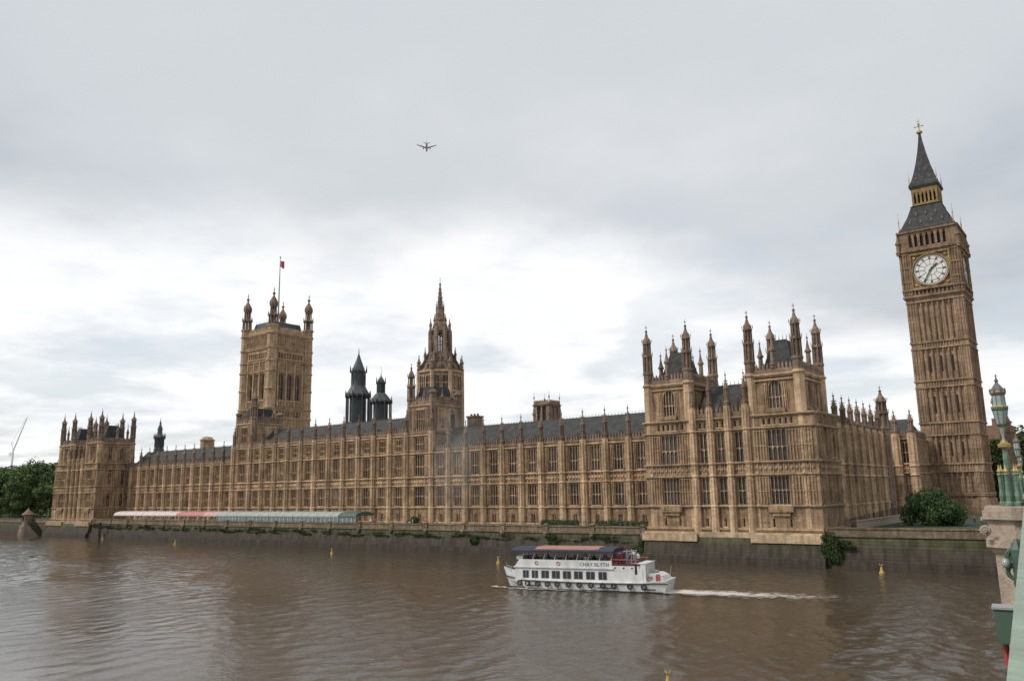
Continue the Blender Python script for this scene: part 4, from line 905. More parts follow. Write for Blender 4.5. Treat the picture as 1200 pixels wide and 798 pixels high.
# ------------------------------------------------------------------ central octagonal tower with spire
def central():
    cx, cy = -103.0, 47.0
    root = thing('spire_tower', 'slender stone octagonal tower and needle spire behind the central block', 'tower', (cx, cy, ZG))
    mb = MB(); mb.lathe(cx, cy, [(ZG, 7.4), (48.6, 7.1), (48.7, 7.5), (49.3, 7.5)], 8)
    def oct_pts(r): return [(cx+r*math.cos(math.pi/8+i*math.pi/4), cy+r*math.sin(math.pi/8+i*math.pi/4)) for i in range(8)]
    for i in range(8):
        x, y = oct_pts(7.2)[i]; mb.lathe(x, y, [(ZG, .8), (49, .7)], 8)
    for z in (38, 42.3, 48.4): mb.lathe(cx, cy, [(z, 7.2), (z+.2, 7.8), (z+.6, 7.8), (z+.8, 7.2)], 8)
    mb.build('drum', M['stone'], root)
    P = window_proto(2.1, 5.0, 2, (.5,), pointed=True, inset=-.05)
    for i in range(8):
        a = i*math.pi/4+math.pi/4
        x, y = cx+6.75*math.cos(a), cy+6.75*math.sin(a)
        for k in (-1.45, 1.45): P.place(root, x-math.sin(a)*k, y+math.cos(a)*k, 42.8, a+math.pi/2)
    for i in range(8):
        p = MB(); x, y = oct_pts(7.2)[i]; p.lathe(x, y, pinnacle_prof(49, 54.5, .6), 8); p.build('pinnacle', M['worn'], root)
    st = MB(); st.lathe(cx, cy, [(49.3, 6.9), (50.6, 6.0), (52.0, 5.2), (52.2, 5.3), (52.6, 4.9), (54.3, 4.1), (54.9, 4.0), (55.4, 3.2)], 8)
    for i in range(8):
        x, y = oct_pts(5.1)[i]; st.lathe(x, y, pinnacle_prof(52, 57.2, .4), 8)
        (ax_, ay_), (bx_, by_) = oct_pts(6.8)[i], oct_pts(3.9)[i]; st.tube((ax_, ay_, 50), (bx_, by_, 55), .3, 4)
    for i in range(8):
        a = i*math.pi/4+math.pi/4
        for rr, z in ((5.9, 49.6), (4.4, 52.4)): st.lathe(cx+rr*math.cos(a), cy+rr*math.sin(a), [(z, .6), (z+1.3, .6), (z+2.2, .05)], 4)
    st.build('stepped_stage', M['worn'], root)
    ln = MB(); ln.lathe(cx, cy, [(54.8, .3), (62.4, .3)], 8)
    for i in range(8):
        x, y = oct_pts(3.25)[i]; ln.lathe(x, y, [(55, .78), (62.2, .7)], 6); ln.lathe(x, y, pinnacle_prof(62, 66.4, .42), 6)
        a, b_ = oct_pts(3.1)[i], oct_pts(3.1)[(i+1) % 8]
        ln.tube((*a, 58.6), (*b_, 58.6), .14, 4)
        mx_, my_ = (a[0]+b_[0])/2, (a[1]+b_[1])/2
        ln.tube((mx_, my_, 55), (mx_, my_, 62), .12, 4); ln.tube((*a, 60.6), (mx_, my_, 62), .18, 4); ln.tube((*b_, 60.6), (mx_, my_, 62), .18, 4)
    ln.lathe(cx, cy, [(61.8, 3.1), (62.2, 3.6), (62.8, 3.6), (63.0, 2.7), (65.6, 2.0), (65.7, 2.3), (66.2, 2.3), (66.4, 1.7)], 8)
    ln.build('open_lantern', M['worn'], root)
    sp = MB(); sp.lathe(cx, cy, [(66.2, 1.7), (69.8, 1.3), (69.9, 1.45), (70.2, 1.45), (70.4, 1.0), (74, .6), (77.4, .24), (77.5, .4), (77.8, .4), (78.0, .12), (80.0, .06)], 8)
    for i in range(8):
        a = math.pi/8+i*math.pi/4
        for z, r in ((67.5, 1.6), (69, 1.45), (71.8, 1.02), (73.2, .85), (74.6, .66), (76, .46)): sp.lathe(cx+r*math.cos(a), cy+r*math.sin(a), [(z, .09), (z+.4, .02)], 4)
    for z in (66.4, 70.4):
        for i in range(8):
            r = 1.9 if z < 70 else 1.3; a = math.pi/8+i*math.pi/4; sp.lathe(cx+r*math.cos(a), cy+r*math.sin(a), pinnacle_prof(z-1, z+1.8, .15), 4)
    sp.build('spire', M['worn'], root)
central()

# ------------------------------------------------------------------ dark iron ventilation lanterns and roof turrets
def iron_lantern(name, label, cx, cy, z0, stages, spin=0):
    root = thing(name, label, 'roof lantern', (cx, cy, z0))
    K = .80
    stages = [[(z, r*K) for z, r in st_] for st_ in stages[:3]]+[[(z_a, z_b, r*K) for z_a, z_b, r in stages[3]]]
    mb = MB(); mb.lathe(cx, cy, stages[0], 8)
    mb.build('roof_base', M['iron'], root)
    b2 = MB(); b2.lathe(cx, cy, stages[1], 8)
    for z_a, z_b, r in stages[3]:
        for i in range(16):
            a = math.pi/8+i*math.pi/8; b2.tube((cx+r*math.cos(a), cy+r*math.sin(a), z_a), (cx+r*math.cos(a), cy+r*math.sin(a), z_b), .14, 4)
        for i in range(8 if r > 1.7 and z_b-z_a > 3 and z_a < 36 else 0):
            a = math.pi/8+i*math.pi/4; b2.lathe(cx+(r+.6)*math.cos(a), cy+(r+.6)*math.sin(a), [(z_a-1, .15), (z_b, .15), (z_b+.6, .3), (z_b+.9, .12), (z_b+1.7, .03)], 5)
    b2.build('louvred_stage', M['iron'], root)
    for z_a, z_b, r in stages[3]:
        gb = MB()
        for i in range(8):
            a = i*math.pi/4+math.pi/4; rr_ = r*1.12
            gb.lathe(cx+rr_*math.cos(a), cy+rr_*math.sin(a), [(z_b-.3, r*.12), (z_b+.5, r*.12), (z_b+1.3, .03)], 4)
            a += math.pi/8; gb.lathe(cx+rr_*1.12*math.cos(a), cy+rr_*1.12*math.sin(a), [(z_b-.2, .16), (z_b+1.2, .12), (z_b+2.0, .02)], 5)
        gb.build('gablet_ring', M['iron'], root)
    c = MB(); c.lathe(cx, cy, stages[2], 8); c.build('cap', M['iron'], root)
iron_lantern('iron_lantern', 'taller dark iron ventilation spire behind the central block', -127.3, 35, 30,
    [[(29, 4.8), (34.5, 4.6)], [(34.5, 3.3), (42.6, 3.3), (42.7, 4.9), (43.3, 4.9), (45.5, 3.3), (46.2, 3.0), (50.6, 2.3), (50.7, 2.8), (51.1, 2.7)], [(51.1, 2.6), (52.8, 1.9), (54.6, 1.0), (56.4, .25), (58.4, .05)], [(34.6, 42.6, 4.15), (46.2, 50.6, 2.75)]])
iron_lantern('iron_lantern', 'shorter dark iron ventilation turret right of the taller one', -116.9, 35, 30,
    [[(29, 4.4), (34.8, 4.2)], [(34.8, 2.8), (39.9, 2.8), (40.0, 4.6), (40.5, 4.4), (42.6, 2.2), (43, 1.5), (46.0, 1.4), (46.1, 1.75)], [(46.1, 1.7), (46.7, 1.3), (47.6, .5), (48.6, .15), (51, .04)], [(34.8, 39.9, 3.65), (43, 46, 1.5)]])
iron_lantern('iron_lantern', 'small dark spiked roof turret above the far low range', -218.2, 20, 26,
    [[(25, 2.6), (30.0, 2.2)], [(30, 1.7), (33.6, 1.6), (33.7, 2.2), (34.0, 2.1), (35, 1.2), (36.8, 1.0), (36.9, 1.3)], [(36.9, 1.2), (38, .8), (38.6, .45), (39.4, .42), (40.0, .15), (41.4, .04)], [(30.2, 33.6, 1.95)]])
def roof_turret(label, cx, cy, w_, z0, z1, ztip, name='roof_turret', dome=False):
    root = thing(name, label, 'roof turret', (cx, cy, z0))
    mb = MB(); h = w_/2
    if dome:
        mb.lathe(cx, cy, [(z0, h), (z1-1.6, h), (z1-1.5, h*1.1), (z1-1.1, h*1.1), (z1-.9, h*.9), (z1-.3, h*.7), (z1, h*.25)], 8); mb.build('wall', M['stone'], root); return
    mb.box(cx-h+.3, cx+h-.3, cy-h+.3, cy+h-.3, z0, z1)
    for F in (Frame(cx-h, cy-h), Frame(cx+h, cy-h, math.pi/2), Frame(cx+h, cy+h, math.pi), Frame(cx-h, cy+h, -math.pi/2)):
        c = w_/2; skin(mb, F, 0, w_, z0, z1, [(z0+1.2, z1-.8, [(c-1.3, c-.2), (c+.2, c+1.3)])], .3); course(mb, F, -.1, w_+.1, z1-.4); parapet(mb, F, .4, w_-.4, z1, .8, .8, -.2, .05)
    mb.build('wall', M['worn'], root)
    wd = MB()
    wd.box(cx-1.3, cx+1.3, cy-h+.24, cy-h+.28, z0+1.2, z1-.8); wd.build('opening', M['void'], root)
    for sx in (-1, 1):
        for sy in (-1, 1):
            p = MB(); p.lathe(cx+sx*h*.95, cy+sy*h*.95, pinnacle_prof(z0, ztip, .42), 8); p.build('pinnacle', M['worn'], root)
roof_turret('small four-pinnacled stone turret on the ridge of the near range', -43.6, 20, 4.6, 25, 32.6, 35.4)
roof_turret('round-headed pale stone chimney turret above the far low range', -186.9, 20, 4.6, 25, 32.6, 34, 'chimney_turret', True)
t = thing('chimney', 'square pinkish chimney block on the roof right of the central tower', 'chimney', (-62.0, 15, 25))
mb = MB(); mb.box(-63.5, -60.6, 13.8, 16.4, 24, 30.3); mb.box(-63.7, -60.4, 13.6, 16.6, 30.3, 30.7); mb.build('stack', M['worn'], t)
for i in range(3):
    p = MB(); p.lathe(-63.1+i*1.05, 15, [(30.7, .3), (31.3, .25)], 8); p.build('chimney_pot', M['brick'], t)

# ------------------------------------------------------------------ river wall
def river_wall(label, x0, x1, y, ztop, piers=True, pitch=10.4, name='river_wall'):
    root = thing(name, label, 'river wall', ((x0+x1)/2, y, 0))
    mb = MB(); F = Frame(x0, y); L_ = x1-x0
    def prof(mb, pts): mb.poly([(x0, a, b) for a, b in pts], (L_, 0, 0))
    prof(mb, [(y+1.2, -1.5), (y-1.6, -1.5), (y-1.25, 1.3), (y-.75, 1.35), (y-.45, 3.2), (y-.2, 3.35), (y, ztop-1.2), (y+1.2, ztop-1.2)])
    mb.build('wall', M['river_wall'], root)
    pb = MB(); F.box(pb, 0, L_, -.55, .05, ztop-1.2, ztop-.22); F.box(pb, 0, L_, -.7, .18, ztop-.22, ztop); F.box(pb, 0, L_, .0, .25, ztop-1.35, ztop-1.1)
    pb.build('parapet', M['coping'], root)
    if piers:
        pr = MB(); pr.box(-.5, .5, -.3, .4, -.1, 1.4); pr.lathe(0, -.0, [(1.4, .65), (1.55, .6), (1.7, .2)], 4); pr.lathe(0, -.35, [(-1.0, .1), (-.6, .38), (-.1, .45), (.3, .2)], 8)
        P = Proto('pier', pr.mesh('pier', M['coping']))
        n = int(L_/pitch)
        for i in range(n+1): F.place(P, root, (L_-n*pitch)/2+i*pitch, 0, ztop-1.35)
    return root
river_wall('terrace river wall stained green between the two pavilions', MIR+1.9, -1.9, -10, 5.7)
river_wall('plain river wall with grass behind it, below the clock tower', 28.6, 70, -10, 5.95, False)
river_wall('river wall in front of the dark trees at the far left', -520, MIR-29.0, -10, 5.6, False)
for lab, a, b in (('river wall footing under the near pavilion', -1.9, 28.6), ('river wall footing under the far pavilion', MIR-29.0, MIR+1.9)):
    root = thing('wall_footing', lab, 'river wall', ((a+b)/2, -11, 0)); mb = MB()
    mb.poly([(a, y, z) for y, z in [(-9, -1.5), (-12.6, -1.5), (-12.2, 1.3), (-11.7, 1.4), (-11.3, 3.3), (-10.9, 4.19), (-9, 4.19)]], (b-a, 0, 0)); mb.build('wall', M['river_wall'], root)

# ------------------------------------------------------------------ foliage
def leaf_blob(clumps, n, size, seed, up=.3):
    """leaf sized quads spread through ellipsoid clumps (cx,cy,cz,rx,ry,rz)"""
    rd = random.Random(seed); b = MB(); vol = [c[3]*c[4]*c[5] for c in clumps]; tot = sum(vol)
    for c, vv in zip(clumps, vol):
        k = int(n*vv**.8/sum(q**.8 for q in vol))
        for _ in range(k):
            while True:
                x, y, z = (rd.uniform(-1, 1) for _ in range(3)); q = x*x+y*y+z*z
                if .12 < q < 1: break
            f = (.55+.45*rd.random()**.5)/math.sqrt(q) if rd.random() < .75 else 1
            f *= rd.uniform(.9, 1.12)
            px, py, pz = c[0]+c[3]*x*f, c[1]+c[4]*y*f, c[2]+c[5]*z*f
            nx, ny, nz = x+rd.gauss(0, .5), y+rd.gauss(0, .5), z+up+rd.gauss(0, .5); nv = Vector((nx, ny, nz)).normalized()
            a = nv.orthogonal().normalized(); a.rotate(Matrix.Rotation(rd.uniform(0, 6.3), 3, nv)); bb = nv.cross(a); s = size*rd.uniform(.6, 1.4); m = len(b.v); P = Vector((px, py, pz))
            b.v += [tuple(P-a*s), tuple(P-bb*s*.55+nv*s*.15), tuple(P+a*s), tuple(P+bb*s*.55+nv*s*.15)]; b.f.append((m, m+1, m+2, m+3))
    return b
def tree_proto(H, rad, seed, n=9000, size=.42):
    rd = random.Random(seed); cl = []
    for i in range(24):
        a = rd.uniform(0, 6.28); zz_ = rd.uniform(.14, .9); rr = rad*rd.uniform(.2, .8)*math.sqrt(max(.1, 1-((zz_-.55)/.5)**2)); r = rad*rd.uniform(.26, .42)
        cl.append((rr*math.cos(a), rr*math.sin(a), H*zz_, r, r, r*.8))
    cl.append((0, 0, H*.55, rad*.65, rad*.65, H*.38))
    crown = leaf_blob(cl, n, size, seed)
    tr = MB(); tr.tube((0, 0, 0), (0, 0, H*.35), rad*.09, 8, rad*.06)
    for c in cl[:9]: tr.tube((0, 0, H*.28), (c[0]*.8, c[1]*.8, c[2]-.5), rad*.04, 5, rad*.012)
    return crown.mesh('crown', M['leaf']), tr.mesh('trunk', M['bark'])
TREES = [tree_proto(24, 10, 11, 11000, .5), tree_proto(22, 9, 12, 10000, .5), tree_proto(26, 10.5, 13, 11000, .5)]
def tree(i, x, y, z, label, sc=1.0, rz=0, group=None, name='tree'):
    t = thing(name, label, 'tree', (x, y, z), rz, group, world=False); t.scale = (sc, sc, sc*random.uniform(.95, 1.05))
    for nm, me in zip(('crown', 'trunk'), TREES[i % 3]):
        o = bpy.data.objects.new(nm, me); COL.objects.link(o); o.parent = t
    return t
LT = [(-270, 8, .93, 'broad dark tree touching the far pavilion wall'), (-284, 2, .84, 'second dark tree left of the far pavilion, leaning over the river wall'), (-298, 10, .98, 'tall rounded tree in the middle of the left-hand grove'), (-312, 2, .9, 'lower bushy tree behind the small round kiosk roof'),
      (-330, 12, 1.02, 'tall dark tree near the left edge of the grove'), (-346, 3, .95, 'leftmost tree of the grove by the river wall'), (-290, 26, 1.0, 'tree set back behind the front row of the left grove'), (-322, 30, 1.05, 'rear tree rising at the back of the left grove'), (-365, 14, 1.1, 'tree cut by the left edge of the picture'), (-276, -4, .6, 'smallest low tree at the foot of the far pavilion')]
for i, (x, y, s, lab) in enumerate(LT): tree(i, x, y, ZG, lab, s, i*1.3, 'trees in the riverside garden')
for i, (x, y, s, lab) in enumerate([(36, 104, .86, 'green tree between the clock tower and the bridge lamp'), (45, 112, .92, 'tree behind the green bridge lamp post'), (58, 108, .85, 'tree at the right edge beyond the bridge lamp'), (34, 130, .8, 'tree farthest back beside the clock tower base')]):
    tree(i+1, x, y, 6, lab, s, i*2.1, 'trees beyond the clock tower')
b = thing('bush', 'large rounded dark green bush in front of the clock tower', 'bush', (39.6, 10, 5.5), world=False)
rd = random.Random(5); cl = [(0, 0, 2.4, 3.4, 3.0, 2.6)]+[(rd.uniform(-3.6, 3.6), rd.uniform(-2.4, 2.4), rd.uniform(1.0, 3.3), rd.uniform(1.1, 1.9), 1.5, rd.uniform(1.0, 1.7)) for _ in range(15)]+[(-3.9, -.5, 1.3, 1.5, 1.4, 1.4), (3.9, -.3, 1.3, 1.5, 1.4, 1.4)]
cm = leaf_blob(cl, 11000, .2, 21).mesh('foliage', M['leaf_dark']); o = bpy.data.objects.new('foliage', cm); COL.objects.link(o); o.parent = b; b.scale = (.9, .9, 1.22)
tr = MB(); [tr.tube((0, 0, 0), (k*1.4, k*.4, 2.6), .16, 6, .05) for k in (-1.5, -.6, .4, 1.3)]; o = bpy.data.objects.new('stem', tr.mesh('stem', M['bark'])); COL.objects.link(o); o.parent = b
def greenery(name, label, cat, cl, n, size, m='ivy', kind=None, seed=3, group=None):
    bl = leaf_blob(cl, n, size, seed); c = cl[0]; o = bl.build(name, M[m], None, (c[0], c[1], c[2])); tag(o, label, cat, group, kind); return o
rd = random.Random(9)
greenery('ivy', 'dark ivy hanging over the corner of the near pavilion footing', 'ivy', [(29.4+rd.uniform(-.8, .9), -11.4, rd.uniform(1.2, 4.9), .9, .5, .9) for _ in range(14)]+[(32+rd.uniform(-1.5, 2), -11.0, rd.uniform(3.2, 4.0), 1.0, .3, .35) for _ in range(4)], 5000, .13)
cl = []
for k in range(120):
    x = rd.uniform(MIR+2, -2); cl.append((x, -10.5-.2*rd.random(), rd.uniform(2.9, 3.9), rd.uniform(.5, 2.4), .2, rd.uniform(.1, .32)))
for x in (-41, -21): cl += [(x+rd.uniform(-1, 1), -10.7, rd.uniform(2.2, 3.9), 1.2, .35, .8) for _ in range(2)]
cl += [(-3+rd.uniform(-1.2, .6), -11.0, rd.uniform(1.5, 3.4), .7, .4, .8) for _ in range(5)]
greenery('wall_weeds', 'green weeds and moss growing along the ledge of the terrace wall', 'weeds', cl, 15000, .14, kind='stuff')
for x0, x1, lab in ((-16, -2, 'clipped hedge on the terrace beside the near pavilion'), (-29, -21, 'short hedge on the terrace under the near range')):
    cl = [(x0+(x1-x0)*i/12, -3.2, 5.75, (x1-x0)/16, .5, .75) for i in range(13)]; greenery('hedge', lab, 'hedge', cl, 3500, .14, 'leaf_dark', seed=int(-x0))
greenery('round_shrub', 'round clipped shrub by the door of the central block', 'shrub', [(XC_N-W_/2, -1.6, 5.9, .95, .9, 1.0)], 1500, .13, 'leaf_dark', seed=4)

cl = [(x, -1+rd.uniform(-2, 6), 5.6+rd.uniform(0, 1.6), rd.uniform(2, 4), 2.2, rd.uniform(1.2, 2.6)) for x in range(-372, -236, 4)]
cl += [(x, 24+rd.uniform(-2, 6), 7.6, 4.5, 3, 4.5) for x in range(-372, -236, 7)]
greenery('undergrowth', 'dark shrubs under the riverside trees', 'shrubs', cl, 16000, .45, 'leaf', kind='stuff', seed=31)
# railings
def railing(name, label, pts, h=1.2, pitch=.5, m='black'):
    root = thing(name, label, 'railing', pts[0]); a = MB(); v = MB()
    for p, q in zip(pts[:-1], pts[1:]):
        P, Q = Vector(p), Vector(q); n = max(1, int((Q-P).length/pitch))
        for z in (.15, h-.08): a.tube(P+Vector((0, 0, z)), Q+Vector((0, 0, z)), .045, 4)
        for i in range(n+1):
            c = P.lerp(Q, i/n); big = i % 6 == 0; v.tube(c, c+Vector((0, 0, h+(.25 if big else .1))), .055 if big else .022, 4)
    a.build('rail', M[m], root); v.build('baluster', M[m], root); return root
railing('railing', 'dark iron railing running back along the receding north range', [(31.0, -8.5, 5.5), (30.6, 10, 5.9), (30.4, 34, 6.6)], 1.5)
railing('railing', 'low dark railing along the terrace before the near range', [(-48, -4.6, 4.9), (-3, -4.6, 4.9)], 1.3)
railing('railing', 'iron railing on top of the wall left of the far pavilion', [(-330, -9.7, 5.6), (MIR-30, -9.7, 5.6)], 1.2)
t = thing('low_wall', 'low pale wall behind the railing beside the near pavilion', 'wall', (31.6, 20, 5.5)); mb = MB(); mb.box(31.3, 31.8, -4, 34, 5.4, 6.6); mb.box(31.2, 31.9, -4.1, 34.1, 6.6, 6.75); mb.build('wall', M['granite'], t)

# small round garden kiosk at the end of the left wall
k = thing('river_kiosk', 'small stone kiosk with a pointed conical roof on the far left wall', 'kiosk', (-246, -11.5, 0))
mb = MB(); mb.lathe(-246, -11.5, [(-1.4, 3.0), (3.2, 2.3), (3.4, 1.8), (4.4, 1.65), (6.7, 1.6), (6.8, 1.9), (7.1, 1.9)], 10); mb.build('wall', M['worn'], k)
mb = MB(); mb.lathe(-246, -11.5, [(7.1, 2.1), (7.8, 1.3), (8.6, .5), (9.3, .1), (9.6, .04)], 10); mb.build('roof', M['worn'], k)
mb = MB(); mb.box(-246.3, -245.5, -13.2, -13.0, 4.9, 6.4); mb.build('opening', M['void'], k)
st = thing('river_steps', 'stone river stairs descending beside the small kiosk', 'steps', (-241, -12, 0)); mb = MB()
for i in range(12): mb.box(-243.2+i*1.0, -242.2+i*1.0, -13.4, -10.4, -1.4, 4.6-i*.42)
mb.build('stair', M['river_wall'], st)
# mooring pile
t = tag((lambda m_: m_)(MB()) and thing('mooring_pile', 'dark timber pile standing against the far wall', 'pile', (-191.5, -12.6, 0))); t['category'] = 'pile'
mb = MB(); mb.tube((-191.5, -12.6, -1.5), (-191.5, -12.5, 4.6), .4, 8, .33); mb.box(-191.95, -191.05, -12.95, -12.05, 4.6, 4.8); mb.build('post', M['black'], t)

# ------------------------------------------------------------------ terrace marquees
def marquee(label, x0, x1, m, closed, grp=None):
    root = thing('marquee', label, 'marquee', ((x0+x1)/2, -5.5, ZG), group='marquees along the terrace')
    n = 8; mb = MB(); pts = []
    for i in range(n+1):
        a = math.pi*i/n; pts.append((-5.6-3.0*math.cos(a), 7.1+1.0*math.sin(a)))
    mb.poly([(x0+.06, y, z) for y, z in pts], (x1-x0-.12, 0, 0)); mb.box(x0+.06, x1-.06, -8.64, -8.58, 6.8, 7.1)
    mb.build('canopy', M[m], root)
    for k in (1, 2):
        sm = MB(); xx = x0+(x1-x0)*k/3; q2 = [(y*1.0, z+.03) for y, z in pts]
        for (ya, za), (yb, zb_) in zip(q2[:-1], q2[1:]): sm.tube((xx, ya, za), (xx, yb, zb_), .045, 4)
        sm.build('canopy_seam', M['grey'], root)
    ps = MB()
    for x in (x0+.05, x1-.05): ps.box(x-.06, x+.06, -8.66, -8.52, ZG, 7.0); ps.box(x-.06, x+.06, -2.7, -2.58, ZG, 7.0)
    ps.box(x0, x1, -8.56, -8.5, 6.7, 6.8)
    ps.build('frame', M['grey'], root)
    if closed:
        g = MB(); g.box(x0+.15, x1-.15, -8.5, -8.46, ZG+.1, 6.8); so_ = g.build('side_panel', M['clear'], root)
        mm = MB(); q = int((x1-x0)/1.4)
        for i in range(1, q): x = x0+(x1-x0)*i/q; mm.box(x-.05, x+.05, -8.58, -8.51, ZG+.1, 6.8)
        mm.build('glazing_bar', M['cloth_white'], so_)
def px_x(u, y=-8.6):      # world x on the plane y seen at photo column u (used once to read positions off the photograph)
    for _ in (0,): pass
    d = Fv + R2*((u-600)/FPX) + U2*((399-606)/FPX); t = (y-CAM[1])/d.y; return CAM[0]+d.x*t
us = [133, 152, 172.5, 193, 206]; E_ = [px_x(u) for u in us]
for i, lab in enumerate(('short off-white marquee at the far left end of the row', 'off-white marquee second from the far pavilion', 'off-white marquee third from the far pavilion', 'off-white marquee next to the first red one')): marquee(lab, E_[i], E_[i+1], 'awn_white', False)
E_ = [px_x(u) for u in (206, 215.7, 238, 254)]
for i, (lab, m_) in enumerate((('narrow deep red marquee between the off-white and pink ones', 'awn_red'), ('salmon pink marquee in the middle of the three red ones', 'awn_red'), ('paler pink marquee next to the grey-green row', 'awn_pink'))): marquee(lab, E_[i], E_[i+1], m_, False)
E_ = [px_x(u) for u in (254, 287.6, 314, 342, 371, 396, 417)]
for i, lab in enumerate(('long grey-green marquee next to the pink one, with white doors', 'second grey-green glazed marquee from the pink one', 'third grey-green glazed marquee from the pink one', 'fourth grey-green glazed marquee from the pink one', 'last grey-green glazed marquee before the dark one', 'dark green end marquee of the row')): marquee(lab, E_[i], E_[i+1], 'awn_teal' if i < 5 else 'awn_dark', True)

# ------------------------------------------------------------------ people
def person_mesh(seated, top, low, hair=(.05, .035, .02)):
    """one continuous skinned body; local z=0 at the feet"""
    me = bpy.data.meshes.new('person')
    if seated:
        V = [(0, 0, .50), (0, .02, .72), (0, .03, .98), (0, .03, 1.10), (0, .0, 1.22), (0, -.01, 1.36), (.19, .02, 1.0), (.25, -.05, .74), (.16, -.25, .68), (-.19, .02, 1.0), (-.25, -.05, .74), (-.16, -.25, .68),
             (.1, -.05, .50), (.12, -.45, .50), (.12, -.47, .08), (.12, -.6, .04), (-.1, -.05, .50), (-.12, -.45, .50), (-.12, -.47, .08), (-.12, -.6, .04)]
    else:
        V = [(0, 0, .95), (0, 0, 1.15), (0, .01, 1.40), (0, .01, 1.50), (0, -.01, 1.60), (0, -.01, 1.73), (.20, .01, 1.42), (.26, .02, 1.15), (.25, -.08, .9), (-.20, .01, 1.42), (-.26, .02, 1.15), (-.25, -.10, .9),
             (.10, 0, .90), (.11, -.02, .50), (.11, .03, .08), (.12, -.14, .04), (-.10, 0, .90), (-.12, .02, .50), (-.13, .08, .08), (-.13, -.08, .04)]
    E2 = [(0, 1), (1, 2), (2, 3), (3, 4), (4, 5), (2, 6), (6, 7), (7, 8), (2, 9), (9, 10), (10, 11), (0, 12), (12, 13), (13, 14), (14, 15), (0, 16), (16, 17), (17, 18), (18, 19)]
    rad = [.15, .14, .16, .06, .095, .085, .065, .045, .035, .065, .045, .035, .09, .065, .045, .04, .09, .065, .045, .04]
    me.from_pydata(V, E2, []); o = bpy.data.objects.new('person_tmp', me); COL.objects.link(o)
    md = o.modifiers.new('s', 'SKIN'); me.update()
    for i, v in enumerate(me.skin_vertices[0].data): v.radius = (rad[i], rad[i]*.8); v.use_root = (i == 0)
    o.modifiers.new('u', 'SUBSURF').levels = 1
    dg = bpy.context.evaluated_depsgraph_get(); dg.update(); m2 = bpy.data.meshes.new_from_object(o.evaluated_get(dg)); m2.name = 'person'
    bpy.data.objects.remove(o); m2.materials.clear()
    for q in (top, low, M['skin'], M['black']): m2.materials.append(q)
    zt_ = 1.12 if seated else 1.5; zl = .58 if seated else .96
    for p in m2.polygons:
        z = p.center.z; p.material_index = 2 if z > zt_ else 0 if z > zl else 1
        if z > zt_+.14 and p.center.y > -.03 or z > zt_+.24: p.material_index = 3
        p.use_smooth = True
    return m2
CL = {n: mat(n, c, .85) for n, c in dict(coat_navy=(.03, .04, .09), coat_grey=(.14, .14, .15), shirt_white=(.6, .6, .6), coat_red=(.4, .05, .05), jeans=(.05, .08, .16), shirt_blue=(.1, .2, .42), coat_black=(.02, .02, .02), shirt_tan=(.4, .3, .2)).items()}
SEAT = [person_mesh(True, CL[a], CL['jeans']) for a in ('coat_navy', 'coat_grey', 'shirt_white', 'coat_red', 'shirt_blue')]
STAND = [person_mesh(False, CL[a], CL[b]) for a, b in (('coat_black', 'jeans'), ('shirt_white', 'coat_navy'), ('coat_red', 'coat_black'), ('shirt_tan', 'jeans'), ('shirt_blue', 'coat_grey'))]
def person(me, x, y, z, rz, label, grp): 
    o = bpy.data.objects.new('person', me); COL.objects.link(o); o.location = (x, y, z); o.rotation_euler = (0, 0, rz); tag(o, label, 'person', grp); return o
dress = ['black coat', 'white shirt', 'red top', 'tan shirt', 'blue shirt']
for i in range(9):
    person(STAND[i % 5], -79+i*3.1+random.uniform(-.8, .8), -8.0+random.uniform(-.6, 2.2), ZG, random.uniform(-1, 1), 'person in %s standing on the terrace %s' % (dress[i % 5], ('just right of the dark end marquee', 'before the central block', 'near the round shrub')[i//3] + (', nearer the river' if i == 5 else '')), 'people on the terrace')
for i in range(3): person(STAND[(0, 3, 0)[i]], 46.4+i*.8, 4+i*1.5, 5.5, 2+i, ('person in black coat on the lawn right of the bush', 'person in tan shirt on the lawn by the bridge pier', 'person in black coat closest to the bridge pier')[i], 'people on the lawn')

# ------------------------------------------------------------------ passenger boat
BA = math.atan2(4.94, 21.29)
boat = thing('river_boat', 'white passenger boat with a dark canopy over its upper deck', 'boat', (.2, -55.0, 0), BA, world=False)
HY = 2.45                     # half beam; centre line at y = HY
def hb(x):                    # half breadth at deck
    return HY*min(1, (max(x, 0)/4.2)**.6) if x < 4.2 else HY*(1 if x < 19.5 else 1-.10*(x-19.5)/2.4)
def sheer(x): return 2.5-1.3*min(1, x/3.2)**.8 if x < 3.2 else 1.2-.12*math.sin((x-3.2)/18.7*math.pi)+(.25*max(0, (x-19)/2.9))
hull = MB(); st_ = [0.0, .25, .6, 1.2, 2, 3.2, 4.5, 7, 10, 13, 16, 19, 20.6, 21.6, 22.2]
rings = []
for x in st_:
    s_ = hb(x); z = sheer(x); w0 = s_*(.62 if x < 4.5 else .93); xw = x+(.9*(1-min(1, x/3)) if x < 3 else 0)
    if x > 20: xw = x-.5
    rings.append([(x, HY-s_, z), (x+(xw-x)*.4, HY-s_*.97, z*.55), (xw, HY-w0, -.05), (xw, HY-w0*.7, -.8), (xw, HY+w0*.7, -.8), (xw, HY+w0, -.05), (x+(xw-x)*.4, HY+s_*.97, z*.55), (x, HY+s_, z)])
for r_ in rings: hull.v += r_
for i in range(len(rings)-1):
    for j in range(7): a = i*8+j; hull.f.append((a, a+1, a+9, a+8))
    hull.f.append((i*8+7, i*8, i*8+8, i*8+15))
hull.f.append(tuple(range(8))); hull.f.append(tuple(reversed(range((len(rings)-1)*8, len(rings)*8))))
ho = hull.build('hull', M['white'], boat)
rs = MB()
